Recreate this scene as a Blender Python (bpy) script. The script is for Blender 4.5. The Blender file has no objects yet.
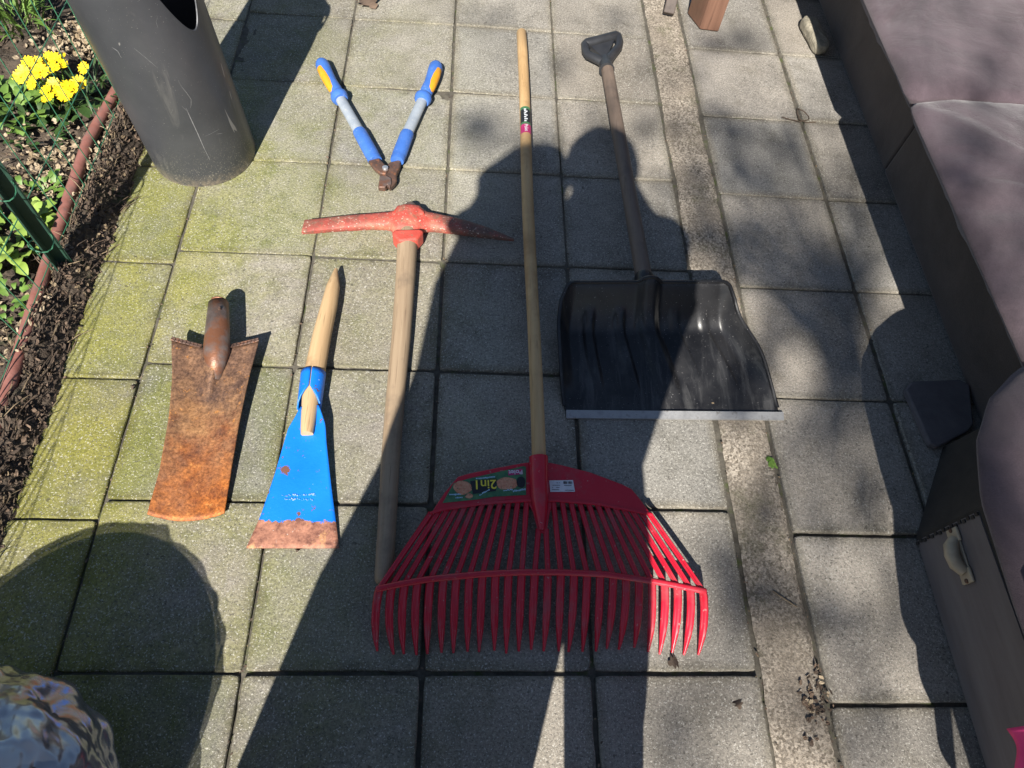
import bpy, math, random
from math import radians as R, sin, cos, pi
from mathutils import Vector, Euler, Matrix, noise as mnoise
random.seed(7)
scene = bpy.context.scene
COL = scene.collection

# ------------------------------------------------------------------ camera
CAM = Vector((0.0511, -1.0774, 1.2950))
ROT = Euler((0.52359, -0.07809, -0.01000), 'XYZ')
F = 700.0
cd = bpy.data.cameras.new('camera'); cam = bpy.data.objects.new('camera', cd); COL.objects.link(cam)
cam.location = CAM; cam.rotation_euler = ROT
cd.sensor_width = 36; cd.lens = F / 1024 * 36; cd.clip_start = 0.02; cd.clip_end = 500
scene.camera = cam
RM = ROT.to_matrix()
def at(u, v, z=0.0):
    """point of the scene at height z seen in direction (u, v) of the survey photo"""
    d = RM @ Vector(((u - 512) / F, -(v - 384) / F, -1))
    return CAM + d * ((z - CAM.z) / d.z)

# ------------------------------------------------------------------ light
LD = Vector((0.328, 1.426, -1.295)).normalized()          # direction in which the sunlight travels
sd = bpy.data.lights.new('sun', 'SUN'); sun = bpy.data.objects.new('sun', sd); COL.objects.link(sun)
sun.rotation_euler = LD.to_track_quat('-Z', 'Y').to_euler(); sun.location = (0, -6, 8)
sd.energy = 5.0; sd.angle = R(0.5); sd.color = (1.0, 0.95, 0.87)
w = bpy.data.worlds.new('World'); scene.world = w; w.use_nodes = True
nt = w.node_tree; sky = nt.nodes.new('ShaderNodeTexSky'); sky.sky_type = 'NISHITA'; sky.sun_disc = False
sky.air_density = 1.0; sky.dust_density = .4; sky.sun_elevation = R(41.5); sky.sun_rotation = R(193)
nt.links.new(sky.outputs[0], nt.nodes['Background'].inputs[0]); nt.nodes['Background'].inputs[1].default_value = 0.05
scene.view_settings.view_transform = 'Standard'; scene.view_settings.look = 'None'
scene.view_settings.exposure = 1.03; scene.view_settings.gamma = 1

# ------------------------------------------------------------------ materials
class Nodes:
    def __init__(s, name):
        s.m = bpy.data.materials.new(name); s.m.use_nodes = True
        s.t = s.m.node_tree; s.b = s.t.nodes['Principled BSDF']
        s.tc = s.t.nodes.new('ShaderNodeNewGeometry')
    def n(s, kind, **kw):
        x = s.t.nodes.new(kind)
        for k, v in kw.items(): setattr(x, k, v)
        return x
    def l(s, a, b): s.t.links.new(a, b)
    def coord(s, scale=(1, 1, 1)):
        if scale == (1, 1, 1): return s.tc.outputs['Position']
        mp = s.n('ShaderNodeMapping'); mp.inputs['Scale'].default_value = scale
        s.l(s.tc.outputs['Position'], mp.inputs['Vector']); return mp.outputs[0]
    def noise(s, scale, detail=4, rough=.55, co=None, dist=0):
        x = s.n('ShaderNodeTexNoise'); x.inputs['Scale'].default_value = scale
        x.inputs['Detail'].default_value = detail; x.inputs['Roughness'].default_value = rough
        x.inputs['Distortion'].default_value = dist
        s.l(co or s.tc.outputs['Position'], x.inputs['Vector']); return x.outputs[0]
    def ramp(s, fac, lo, hi, c0=(0, 0, 0), c1=(1, 1, 1)):
        x = s.n('ShaderNodeValToRGB'); e = x.color_ramp.elements
        e[0].position = lo; e[1].position = hi
        e[0].color = (*c0, 1); e[1].color = (*c1, 1)
        s.l(fac, x.inputs[0]); return x.outputs[0]
    def mix(s, fac, a, b, mode='MIX'):
        x = s.n('ShaderNodeMix', data_type='RGBA', blend_type=mode)
        if isinstance(fac, (int, float)): x.inputs[0].default_value = fac
        else: s.l(fac, x.inputs[0])
        for sock, v in ((x.inputs[6], a), (x.inputs[7], b)):
            if isinstance(v, tuple): sock.default_value = (*v, 1)
            else: s.l(v, sock)
        return x.outputs[2]
    def math(s, op, a, b=None, clamp=False):
        x = s.n('ShaderNodeMath', operation=op, use_clamp=clamp)
        for i, v in enumerate((a, b)):
            if v is None: continue
            if isinstance(v, (int, float)): x.inputs[i].default_value = v
            else: s.l(v, x.inputs[i])
        return x.outputs[0]
    def xyz(s):
        x = s.n('ShaderNodeSeparateXYZ'); s.l(s.tc.outputs['Position'], x.inputs[0]); return x.outputs
    def maprange(s, v, a, b, c=0., d=1.):
        x = s.n('ShaderNodeMapRange'); s.l(v, x.inputs[0])
        for i, q in enumerate((a, b, c, d)): x.inputs[i + 1].default_value = q
        return x.outputs[0]
    def bump(s, h, strength=.3, dist=.002):
        x = s.n('ShaderNodeBump'); x.inputs['Strength'].default_value = strength; x.inputs['Distance'].default_value = dist
        s.l(h, x.inputs['Height']); s.l(x.outputs[0], s.b.inputs['Normal'])
    def done(s, color, rough=.7, metal=0., spec=.5):
        if isinstance(color, tuple): s.b.inputs['Base Color'].default_value = (*color, 1)
        else: s.l(color, s.b.inputs['Base Color'])
        if isinstance(rough, (int, float)): s.b.inputs['Roughness'].default_value = rough
        else: s.l(rough, s.b.inputs['Roughness'])
        s.b.inputs['Metallic'].default_value = metal
        s.b.inputs['Specular IOR Level'].default_value = spec
        return s.m

def simple(name, c1, c2, scale=20, rough=.6, metal=0., bump=.2, bscale=150, stretch=(1, 1, 1), spots=(), spec=.5, bdist=.002):
    g = Nodes(name); co = g.coord(stretch)
    c = g.ramp(g.noise(scale, 5, .6, co), .3, .7, c1, c2)
    for (col, sc, lo, hi) in spots:
        c = g.mix(g.ramp(g.noise(sc, 4, .6), lo, hi), c, col)
    if bump: g.bump(g.noise(bscale, 3, .6, co), bump, bdist)
    return g.done(c, rough, metal, spec)

def paving_material(name, moss, warm):
    g = Nodes(name)
    at_ = g.n('ShaderNodeAttribute', attribute_name='tint')
    base = g.ramp(g.noise(5, 6, .65), .3, .7, (.240, .223, .194), (.33, .308, .268)) if warm else g.ramp(g.noise(5, 6, .65), .3, .7, (.245, .228, .204), (.325, .304, .272))
    base = g.mix(g.math('MULTIPLY', g.ramp(g.noise(13, 5, .7), .50, .72), .7), base, (.165, .152, .125))     # dirt
    base = g.mix(1.0, base, g.ramp(g.noise(1.9, 4, .6, dist=.6), .34, .64, (.74, .74, .75), (1.12, 1.11, 1.10)), 'MULTIPLY')
    if moss:
        x = g.xyz()
        near = g.maprange(x[0], .22, -.50)                                                # the damp side by the bed is green
        far = g.maprange(x[1], 1.5, .25)
        m = g.math('MULTIPLY', g.math('MULTIPLY', near, far), g.ramp(g.noise(4.4, 6, .72, dist=.5), .34, .60))
        base = g.mix(g.math('MULTIPLY', m, .9), base, g.ramp(g.noise(24, 5, .7), .3, .7, (.14, .15, .045), (.235, .23, .09)))
        m3 = g.math('MULTIPLY', m, g.ramp(g.noise(15, 6, .72), .50, .66))
        base = g.mix(g.math('MULTIPLY', m3, .7), base, (.115, .13, .035))
        edge = g.maprange(x[0], -.44, -.66)
        m2 = g.math('MULTIPLY', g.math('MULTIPLY', edge, g.maprange(x[1], .75, .3)), g.ramp(g.noise(5, 5, .7), .34, .56))
        base = g.mix(g.math('MULTIPLY', m2, .8), base, g.ramp(g.noise(40, 5, .7), .3, .7, (.20, .20, .035), (.29, .275, .075)))
    base = g.mix(1.0, base, at_.outputs['Color'], 'MULTIPLY')
    base = g.mix(.62, base, g.ramp(g.noise(190, 4, .85), .36, .64, (.46, .46, .46), (1.52, 1.5, 1.47)), 'MULTIPLY')
    base = g.mix(g.math('MULTIPLY', g.ramp(g.noise(290, 2, .6), .60, .66), .62), base, (.58, .56, .50))     # light aggregate
    base = g.mix(g.math('MULTIPLY', g.ramp(g.noise(250, 2, .6, g.coord((1.01, 1, 1))), .60, .67), .8), base, (.085, .078, .068))
    base = g.mix(g.math('MULTIPLY', g.ramp(g.noise(70, 2, .5), .70, .73), .6), base, (.055, .05, .042))
    g.bump(g.noise(190, 4, .8), .7, .003)
    return g.done(base, .9, 0, .25)

MT = {}
MT['paving_moss'] = paving_material('mossy_concrete_slabs', True, True)
MT['paving'] = paving_material('grey_concrete_slabs', False, False)
def strip_mat():
    g = Nodes('exposed_aggregate')
    v = g.n('ShaderNodeTexVoronoi'); v.inputs['Scale'].default_value = 230; g.l(g.tc.outputs['Position'], v.inputs['Vector'])
    peb = g.ramp(v.outputs['Color'], .2, .8, (.165, .142, .112), (.45, .40, .33))
    c = g.mix(g.ramp(g.noise(7, 5, .65), .30, .52), (.26, .225, .18), peb)
    c = g.mix(g.math('MULTIPLY', g.ramp(g.noise(3.2, 6, .7), .52, .72), .75), c, (.14, .122, .095))
    c = g.mix(g.math('MULTIPLY', g.ramp(g.noise(10, 5, .7), .52, .70), .5), c, (.10, .105, .05))
    c = g.mix(1.0, c, (.92, .92, .93), 'MULTIPLY')
    c = g.mix(.8, c, g.ramp(g.noise(260, 3, .7), .3, .7, (.5, .5, .5), (1.5, 1.45, 1.4)), 'MULTIPLY')
    g.bump(g.noise(200, 4, .75), .7, .004)
    return g.done(c, .95, 0, .2)
MT['strip'] = strip_mat()
MT['joint'] = simple('joint_dirt', (.05, .044, .034), (.12, .107, .084), 60, .95, bump=.6, bscale=260, spots=[((.06, .075, .02), 25, .55, .68), ((.20, .18, .14), 190, .68, .74)])
MT['earth'] = simple('garden_earth', (.035, .025, .017), (.10, .075, .055), 26, .95, bump=1, bscale=130, bdist=.006, spots=[((.16, .125, .085), 70, .6, .7), ((.05, .06, .02), 9, .58, .7)])
MT['lawn'] = simple('far_lawn', (.04, .06, .015), (.09, .11, .03), 3, .95)
MT['mulch'] = [simple('litter_%s' % n, a, b, 50, .9, bump=.3) for n, a, b in (('dark', (.045, .031, .022), (.105, .074, .052)), ('tan', (.15, .105, .062), (.27, .205, .125)), ('pale', (.26, .20, .13), (.42, .34, .235)), ('brown', (.09, .06, .04), (.19, .13, .09)))]
MT['leaf'] = simple('fresh_leaf', (.07, .14, .022), (.15, .25, .045), 40, .5, bump=.2)
MT['leaf_dark'] = simple('dark_leaf', (.02, .05, .012), (.05, .095, .022), 40, .5)
MT['leaf_yellow'] = simple('lettuce_leaf', (.17, .27, .04), (.28, .38, .08), 30, .5)
MT['petal'] = simple('yellow_petal', (.80, .54, .005), (.88, .64, .01), 60, .55, bump=0)
MT['stamen'] = simple('orange_centre', (.72, .46, .01), (.80, .54, .02), 60, .6, bump=0)
MT['pipe'] = simple('worn_red_pipe', (.20, .075, .055), (.30, .135, .11), 25, .45, 0, .3, 120, spots=[((.13, .10, .09), 18, .55, .7)])
MT['green_paint'] = simple('dark_green_paint', (.018, .05, .036), (.03, .075, .052), 20, .45)
MT['post_end'] = simple('bare_post_end', (.14, .13, .10), (.22, .20, .16), 60, .8)
MT['wire'] = simple('green_wire', (.03, .13, .07), (.05, .18, .10), 20, .45, bump=0)
def tube_mat():
    g = Nodes('scuffed_grey_metal')
    c = g.ramp(g.noise(7, 5, .6), .3, .7, (.050, .053, .060), (.078, .080, .088))
    c = g.mix(g.math('MULTIPLY', g.ramp(g.noise(16, 6, .7, g.coord((1, 1, .18)), 1.2), .60, .72), .5), c, (.17, .165, .16))
    c = g.mix(g.ramp(g.noise(3.2, 2, .5, g.coord((6, 6, 1)), 2.5), .716, .722), c, (.25, .24, .235))
    c = g.mix(g.ramp(g.noise(420, 2, .5), .72, .76), c, (.30, .29, .27))
    z = g.xyz()[2]
    c = g.mix(g.math('MULTIPLY', g.maprange(z, .035, .0), g.ramp(g.noise(70, 4, .7), .35, .65)), c, (.24, .20, .15))
    c = g.mix(g.math('MULTIPLY', g.maprange(z, .12, .0), g.ramp(g.noise(300, 3, .7), .58, .68)), c, (.36, .33, .28))
    g.bump(g.noise(60, 4, .6), .12, .003)
    return g.done(c, .42, 0.35, .5)
MT['tube'] = tube_mat()
MT['scuff'] = simple('pale_scuff', (.13, .13, .135), (.24, .24, .245), 160, .6, .2, 0)
def wood(name, c1, c2, dirt, stretch=(55, 2.5, 55), dlo=.5, dhi=.72, rough=.65):
    g = Nodes(name); co = g.coord(stretch)
    c = g.ramp(g.noise(1.0, 6, .65, co, .6), .3, .7, c1, c2)
    c = g.mix(g.ramp(g.noise(9, 5, .65), dlo, dhi), c, dirt)
    c = g.mix(g.math('MULTIPLY', g.ramp(g.noise(3.2, 3, .6, co), .60, .70), .5), c, tuple(x * .45 for x in c1))
    g.bump(g.noise(2.2, 4, .7, co), .35, .0015)
    return g.done(c, rough, 0, .35)
MT['wood_new'] = wood('pale_ash_wood', (.44, .27, .12), (.60, .40, .20), (.36, .22, .10))
MT['wood_old'] = wood('worn_ash_wood', (.25, .175, .11), (.37, .275, .18), (.16, .12, .085))
MT['wood_grey'] = wood('weathered_brown_wood', (.12, .088, .068), (.195, .145, .112), (.085, .066, .055))
MT['wood_light'] = wood('light_handle_wood', (.43, .28, .145), (.56, .39, .215), (.33, .21, .11), dlo=.56)
MT['wood_red'] = wood('reddish_table_wood', (.115, .058, .038), (.19, .10, .066), (.11, .065, .042), (60, 60, 3))
MT['wood_dark'] = wood('dark_table_wood', (.055, .042, .036), (.10, .078, .066), (.04, .034, .03), (60, 60, 3))
def rust_mat():
    g = Nodes('rusty_spade_steel')
    y = g.xyz()[1]
    dark = g.ramp(g.noise(22, 6, .75), .36, .64, (.075, .042, .030), (.20, .115, .075))
    org = g.ramp(g.noise(34, 6, .75), .36, .64, (.19, .050, .012), (.50, .165, .032))
    tan = g.ramp(g.noise(26, 6, .7), .3, .7, (.20, .095, .040), (.40, .215, .095))
    f1 = g.math('ADD', g.maprange(y, -.33, -.60, -.15, .85), g.math('MULTIPLY', g.math('SUBTRACT', g.noise(9, 5, .65), .5), 2.2), True)
    c = g.mix(f1, dark, org)
    f2 = g.math('MULTIPLY', g.math('MULTIPLY', g.maprange(y, -.25, -.40), g.maprange(y, -.58, -.46)), g.ramp(g.noise(11, 5, .7), .40, .62))
    c = g.mix(f2, c, tan)
    c = g.mix(g.ramp(g.noise(48, 5, .75), .60, .68), c, (.48, .21, .06))
    c = g.mix(.8, c, g.ramp(g.noise(170, 4, .8), .38, .62, (.5, .47, .45), (1.45, 1.45, 1.45)), 'MULTIPLY')
    g.bump(g.noise(170, 4, .7), .5, .002)
    return g.done(c, .62, .25, .4)
MT['rust'] = rust_mat()
MT['rust_grey'] = simple('polished_rusty_socket', (.10, .075, .065), (.22, .18, .165), 25, .45, .4, .4, 180, spots=[((.20, .085, .045), 24, .42, .60)])
MT['rust_dark'] = simple('dark_rusty_steel', (.07, .045, .037), (.15, .085, .06), 60, .6, .3, .4, 200, spots=[((.24, .10, .05), 80, .55, .68)])
def blade_mat():
    g = Nodes('blue_enamel_with_rusty_edge')
    y = g.xyz()[1]
    yb = at(290, 523)[1]
    blue = g.ramp(g.noise(12, 4, .6), .3, .7, (.004, .155, .66), (.008, .19, .74))
    blue = g.mix(g.ramp(g.noise(130, 3, .6), .71, .74), blue, (.25, .40, .66))
    blue = g.mix(g.ramp(g.noise(24, 4, .6), .70, .73), blue, (.15, .055, .035))
    blue = g.mix(g.ramp(g.noise(75, 4, .7), .655, .68), blue, (.16, .07, .045))
    xs = g.xyz()[0]
    for (cu, cv, rad_) in ((286, 471, .0085), (299, 521, .008), (299, 513, .004), (268, 493, .003)):
        q = at(cu, cv, .015); dx = g.math('SUBTRACT', xs, q.x); dy = g.math('SUBTRACT', y, q.y)
        dd = g.math('SQRT', g.math('ADD', g.math('MULTIPLY', dx, dx), g.math('MULTIPLY', dy, dy)))
        dd = g.math('ADD', dd, g.math('MULTIPLY', g.math('SUBTRACT', g.noise(150, 4, .7), .5), .022))
        blue = g.mix(g.math('LESS_THAN', dd, rad_), blue, (.16, .075, .055))
    rust = g.ramp(g.noise(55, 6, .75), .36, .62, (.13, .048, .032), (.42, .19, .12))
    rust = g.mix(g.ramp(g.noise(28, 5, .7), .60, .70), rust, (.46, .24, .11))
    rust = g.mix(g.ramp(g.noise(150, 4, .7), .64, .70), rust, (.50, .40, .34))
    f = g.math('LESS_THAN', y, g.math('ADD', g.math('MULTIPLY', g.math('SUBTRACT', g.noise(120, 4, .7), .5), .022), yb))
    g.bump(g.noise(180, 4, .7), .3, .0015)
    rg = g.ramp(f, 0, 1, (.35,) * 3, (.75,) * 3)
    return g.done(g.mix(f, blue, rust), rg, .0, .5)
MT['blade'] = blade_mat()
MT['blue_edge'] = simple('blue_enamel', (.004, .15, .62), (.008, .18, .70), 14, .38, bump=.15, spots=[((.13, .05, .035), 70, .63, .69), ((.25, .40, .66), 130, .66, .70)])
MT['scratch'] = simple('pale_scratch', (.25, .42, .68), (.40, .52, .70), 80, .6, bump=0)
MT['pick_red'] = simple('worn_red_paint', (.40, .050, .034), (.52, .10, .07), 16, .6, 0, .5, 220, spots=[((.28, .12, .08), 40, .56, .66), ((.60, .42, .34), 240, .66, .72), ((.20, .10, .065), 90, .62, .70)])
def pick_mat():
    g = Nodes('red_paint_worn_to_rust')
    x = g.xyz()[0]
    red = g.ramp(g.noise(22, 5, .7), .3, .7, (.42, .050, .034), (.58, .115, .085))
    red = g.mix(g.ramp(g.noise(75, 5, .75), .52, .62), red, (.26, .10, .065))
    red = g.mix(g.math('MULTIPLY', g.ramp(g.noise(26, 5, .7), .48, .62), .75), red, (.40, .19, .12))
    rust = g.ramp(g.noise(70, 5, .7), .3, .7, (.075, .050, .042), (.15, .085, .065))
    dx = g.math('ABSOLUTE', g.math('ADD', x, .085))
    f = g.math('ADD', g.maprange(dx, .01, .15), g.math('MULTIPLY', g.math('SUBTRACT', g.noise(34, 5, .75), .52), 2.6), True)
    side = g.math('MULTIPLY', f, g.maprange(x, -.16, .02, .55, 1.0))
    c = g.mix(side, red, rust)
    c = g.mix(g.ramp(g.noise(200, 3, .6), .62, .68), c, (.58, .44, .36))
    g.bump(g.noise(180, 4, .7), .6, .002)
    return g.done(c, .58, .05, .4)
MT['pick'] = pick_mat()
MT['rake_red'] = simple('red_plastic', (.47, .010, .028), (.54, .016, .036), 10, .27, bump=.05, bscale=120, spots=[((.36, .06, .07), 16, .52, .72), ((.42, .20, .19), 120, .66, .72)])
MT['stick_green'] = simple('sticker_green', (.02, .10, .05), (.09, .22, .09), 90, .35, bump=0, spots=[((.10, .16, .06), 200, .58, .66)])
MT['ink'] = simple('black_ink', (.01, .01, .012), (.016, .016, .02), 50, .4, bump=0)
MT['white'] = simple('white_print', (.62, .64, .66), (.72, .74, .76), 60, .45, bump=0)
MT['cyan'] = simple('light_blue_print', (.30, .50, .62), (.42, .60, .72), 60, .45, bump=0)
MT['yellow_ink'] = simple('yellow_print', (.72, .58, .04), (.80, .66, .07), 60, .4, bump=0)
MT['magenta'] = simple('raspberry_print', (.42, .015, .12), (.50, .03, .16), 60, .4, bump=0)
MT['leafprint'] = simple('printed_leaves', (.48, .13, .06), (.66, .34, .20), 160, .4, bump=0, spots=[((.55, .36, .2), 260, .58, .64), ((.05, .07, .03), 220, .60, .66)])
MT['paper'] = simple('white_label_paper', (.60, .60, .62), (.68, .68, .70), 40, .5, bump=0)
def scoop_mat():
    g = Nodes('scuffed_black_plastic')
    c = g.ramp(g.noise(6, 5, .6), .3, .7, (.008, .008, .009), (.016, .016, .018))
    x = g.xyz()
    m = g.maprange(x[1], -.13, -.30)
    sc = g.ramp(g.noise(3.0, 6, .7, g.coord((9, 1.2, 9)), .7), .50, .66)
    c = g.mix(g.math('MULTIPLY', g.math('MULTIPLY', sc, m), .5), c, (.13, .128, .125))
    c = g.mix(g.math('MULTIPLY', g.math('MULTIPLY', g.ramp(g.noise(9, 5, .7), .40, .70), m), .32), c, (.085, .083, .082))
    c = g.mix(g.ramp(g.noise(340, 2, .5), .70, .75), c, (.26, .25, .24))
    g.bump(g.noise(140, 4, .7), .2, .001)
    return g.done(c, g.ramp(g.noise(11, 5, .7), .3, .7, (.26,) * 3, (.42,) * 3), 0, .42)
MT['scoop'] = scoop_mat()
MT['alu'] = simple('dull_aluminium', (.27, .27, .27), (.40, .40, .40), 60, .5, .5, .3, 150, spots=[((.22, .21, .20), 60, .58, .70)])
MT['black_plastic'] = simple('dark_grey_plastic', (.020, .021, .024), (.034, .035, .038), 30, .40, bump=.15)
MT['tool_blue'] = simple('blue_rubber', (.04, .125, .42), (.06, .165, .50), 25, .5, bump=.25, spots=[((.12, .20, .50), 90, .6, .7)])
MT['tool_yellow'] = simple('yellow_rubber', (.64, .27, .012), (.72, .34, .02), 30, .55, bump=.2, spots=[((.50, .30, .05), 80, .6, .7)])
MT['tool_grey'] = simple('grey_lacquered_tube', (.27, .31, .36), (.36, .40, .44), 30, .5, .1, .2, spots=[((.42, .42, .40), 120, .60, .68)])
MT['bolt'] = simple('bright_bolt', (.62, .62, .62), (.78, .78, .78), 80, .3, .8, .1)
def velour(name, c1, c2):
    g = Nodes(name)
    c = g.ramp(g.noise(5, 5, .65, dist=.8), .28, .72, c1, c2)
    c = g.mix(.5, c, g.ramp(g.noise(330, 3, .7), .3, .7, (.75,) * 3, (1.25,) * 3), 'MULTIPLY')
    c = g.mix(g.math('MULTIPLY', g.ramp(g.noise(4.5, 6, .72, None, .4), .52, .72), .4), c, tuple(min(1, x * 1.4) for x in c2))
    h = g.math('ADD', g.math('ADD', g.noise(420, 2, .6), g.math('MULTIPLY', g.math('ABSOLUTE', g.math('SUBTRACT', g.noise(11, 3, .5, g.coord((.7, 1.2, 1)), .6), .5)), 4 if c2[0] > .1 and c2[2] > .085 else 0)), g.math('MULTIPLY', g.noise(9, 3, .45, None, .5), 4))
    g.bump(h, .30, .004)
    g.b.inputs['Sheen Weight'].default_value = .25
    return g.done(c, .85, 0, .2)
MT['velour'] = velour('mauve_velour', (.050, .036, .042), (.102, .075, .086))
MT['velour_dark'] = velour('dark_brown_upholstery', (.058, .044, .037), (.095, .073, .063))
MT['underside'] = simple('dark_lining_cloth', (.03, .026, .022), (.045, .038, .032), 30, .95, bump=.5, bscale=400)
MT['board'] = simple('grey_hardboard', (.12, .102, .10), (.165, .145, .142), 14, .75, bump=.3, bscale=260, stretch=(1, .3, 3))
MT['ivory'] = simple('yellowed_plastic', (.30, .24, .165), (.44, .37, .27), 30, .5, bump=.15, spots=[((.28, .20, .12), 40, .58, .7)])
MT['pad'] = simple('slate_cloth', (.10, .09, .095), (.145, .13, .135), 30, .95, bump=.5, bscale=380)
MT['pink'] = simple('hot_pink_cloth', (.62, .02, .15), (.75, .05, .24), 18, .7, bump=.3)
MT['stone'] = simple('porous_stone', (.20, .18, .135), (.36, .32, .245), 60, .95, bump=1, bscale=150, bdist=.004)
MT['coat'] = simple('dark_coat_cloth', (.02, .022, .03), (.035, .037, .05), 30, .9)
MT['skin'] = simple('skin', (.45, .27, .19), (.52, .33, .24), 20, .55, bump=.05)
MT['hair'] = simple('brown_hair', (.05, .03, .02), (.09, .055, .035), 90, .6)
MT['bark'] = simple('tree_bark', (.06, .05, .038), (.13, .11, .085), 18, .95, bump=1, bscale=40, bdist=.01)
MT['black_bin'] = simple('black_refuse', (.010, .010, .011), (.022, .021, .021), 12, .6, bump=.2, bscale=25, spots=[((.07, .072, .078), 4, .40, .62)])
def film():
    g = Nodes('clear_plastic_film')
    out = g.t.nodes['Material Output']
    tr = g.n('ShaderNodeBsdfTransparent'); tr.inputs[0].default_value = (.80, .80, .81, 1)
    df = g.n('ShaderNodeBsdfDiffuse'); df.inputs[0].default_value = (.27, .30, .35, 1)
    gl = g.n('ShaderNodeBsdfGlossy'); gl.inputs['Roughness'].default_value = .22; gl.inputs[0].default_value = (.80, .84, .92, 1)
    m = g.n('ShaderNodeMixShader'); g.l(g.ramp(g.noise(6, 2, .5), .40, .62, (.14,) * 3, (.42,) * 3), m.inputs[0])
    g.l(tr.outputs[0], m.inputs[1]); g.l(df.outputs[0], m.inputs[2])
    m2 = g.n('ShaderNodeMixShader'); m2.inputs[0].default_value = .32; g.l(m.outputs[0], m2.inputs[1]); g.l(gl.outputs[0], m2.inputs[2]); g.l(m2.outputs[0], out.inputs[0])
    return g.m
MT['film'] = film()

# ------------------------------------------------------------------ mesh helpers
class MB:
    def __init__(s): s.v = []; s.f = []; s.mi = []; s.cur = 0
    def add(s, vs, fs):
        o = len(s.v); s.v += [Vector(p) for p in vs]
        for f in fs: s.f.append([i + o for i in f]); s.mi.append(s.cur)
        return s
    def box(s, c, size, rot=None):
        c = Vector(c); h = [x / 2 for x in size]
        M3 = rot.to_matrix() if rot else Matrix.Identity(3)
        vs = [c + M3 @ Vector((x * h[0], y * h[1], z * h[2])) for x in (-1, 1) for y in (-1, 1) for z in (-1, 1)]
        return s.add(vs, [(0, 1, 3, 2), (4, 6, 7, 5), (0, 4, 5, 1), (2, 3, 7, 6), (0, 2, 6, 4), (1, 5, 7, 3)])
    def rings(s, rings, caps=True, closed=True):
        n = len(rings[0]); vs = [p for r in rings for p in r]; fs = []
        for i in range(len(rings) - 1):
            for j in range(n if closed else n - 1):
                k = (j + 1) % n
                fs.append((i * n + j, i * n + k, (i + 1) * n + k, (i + 1) * n + j))
        if caps:
            fs.append(tuple(range(n))[::-1]); fs.append(tuple((len(rings) - 1) * n + j for j in range(n)))
        return s.add(vs, fs)
    def tube(s, pts, rad, n=14, flat=1.0, round_ends=False, caps=True):
        pts = [Vector(p) for p in pts]
        if not isinstance(rad, (list, tuple)): rad = [rad] * len(pts)
        rad = list(rad)
        if round_ends:
            a = (pts[0] - pts[1]).normalized(); b = (pts[-1] - pts[-2]).normalized()
            r0, r1 = rad[0], rad[-1]
            pts = [pts[0] + a * r0 * .55, pts[0] + a * r0 * .38] + pts + [pts[-1] + b * r1 * .38, pts[-1] + b * r1 * .55]
            rad = [r0 * .35, r0 * .78] + rad + [r1 * .78, r1 * .35]
        rs = []
        for i, p in enumerate(pts):
            t = (pts[min(i + 1, len(pts) - 1)] - pts[max(i - 1, 0)]).normalized()
            up = Vector((0, 0, 1)) if abs(t.z) < .95 else Vector((0, 1, 0))
            sd = t.cross(up).normalized(); up = sd.cross(t).normalized()
            rs.append([p + sd * cos(a) * rad[i] + up * sin(a) * rad[i] * flat for a in (2 * pi * j / n for j in range(n))])
        return s.rings(rs, caps)
    def ribbon(s, pts, wid, th):
        """flat bar with a raised middle"""
        pts = [Vector(p) for p in pts]; rs = []
        for i, p in enumerate(pts):
            t = (pts[min(i + 1, len(pts) - 1)] - pts[max(i - 1, 0)]).normalized()
            sd = t.cross(Vector((0, 0, 1))).normalized(); up = sd.cross(t).normalized()
            w, h = wid[i] / 2, (th[i] if isinstance(th, (list, tuple)) else th) / 2
            rs.append([p + sd * a * w + up * b * h for a, b in ((-1, -.5), (-1, .35), (-.62, 1), (-.22, .62), (.22, .62), (.62, 1), (1, .35), (1, -.5), (.6, -1), (-.6, -1))])
        return s.rings(rs)
    def prism(s, pts, th, down=True):
        """outline of 3-D points extruded downwards by th"""
        top = [Vector(p) for p in pts]; bot = [p - Vector((0, 0, th)) for p in top]; n = len(top)
        fs = [tuple(range(n)), tuple(range(2 * n - 1, n - 1, -1))] + [(i, i + n, (i + 1) % n + n, (i + 1) % n) for i in range(n)]
        return s.add(top + bot, fs)
    def poly(s, pts): return s.add(pts, [tuple(range(len(pts)))])
    def grid(s, fn, nu, nv):
        vs = [fn(i / nu, j / nv) for j in range(nv + 1) for i in range(nu + 1)]
        return s.add(vs, [(j * (nu + 1) + i, j * (nu + 1) + i + 1, (j + 1) * (nu + 1) + i + 1, (j + 1) * (nu + 1) + i) for j in range(nv) for i in range(nu)])
    def build(s, name, mats, parent=None, smooth=True, sharp=40, mods=()):
        off = origin(parent)
        me = bpy.data.meshes.new(name)
        me.from_pydata([p - off for p in s.v], [], s.f)
        for m in (mats if isinstance(mats, (list, tuple)) else [mats]): me.materials.append(m)
        me.polygons.foreach_set('material_index', s.mi)
        me.update()
        import bmesh
        bm = bmesh.new(); bm.from_mesh(me); bmesh.ops.recalc_face_normals(bm, faces=bm.faces)
        if smooth:
            for e in bm.edges:
                if len(e.link_faces) == 2 and e.calc_face_angle(0) > R(sharp): e.smooth = False
        bm.to_mesh(me); bm.free()
        if smooth: me.polygons.foreach_set('use_smooth', [True] * len(me.polygons))
        ob = bpy.data.objects.new(name, me); COL.objects.link(ob)
        if parent: ob.parent = parent
        for kind, kw in mods:
            md = ob.modifiers.new(kind.lower(), kind)
            for k, v in kw.items(): setattr(md, k, v)
        return ob
def origin(o):
    v = Vector((0, 0, 0))
    while o: v = v + Vector(o.location); o = o.parent
    return v
def tag(o, label=None, cat=None, group=None, kind=None):
    if label: o['label'] = label
    if cat: o['category'] = cat
    if group: o['group'] = group
    if kind: o['kind'] = kind
    return o
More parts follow.
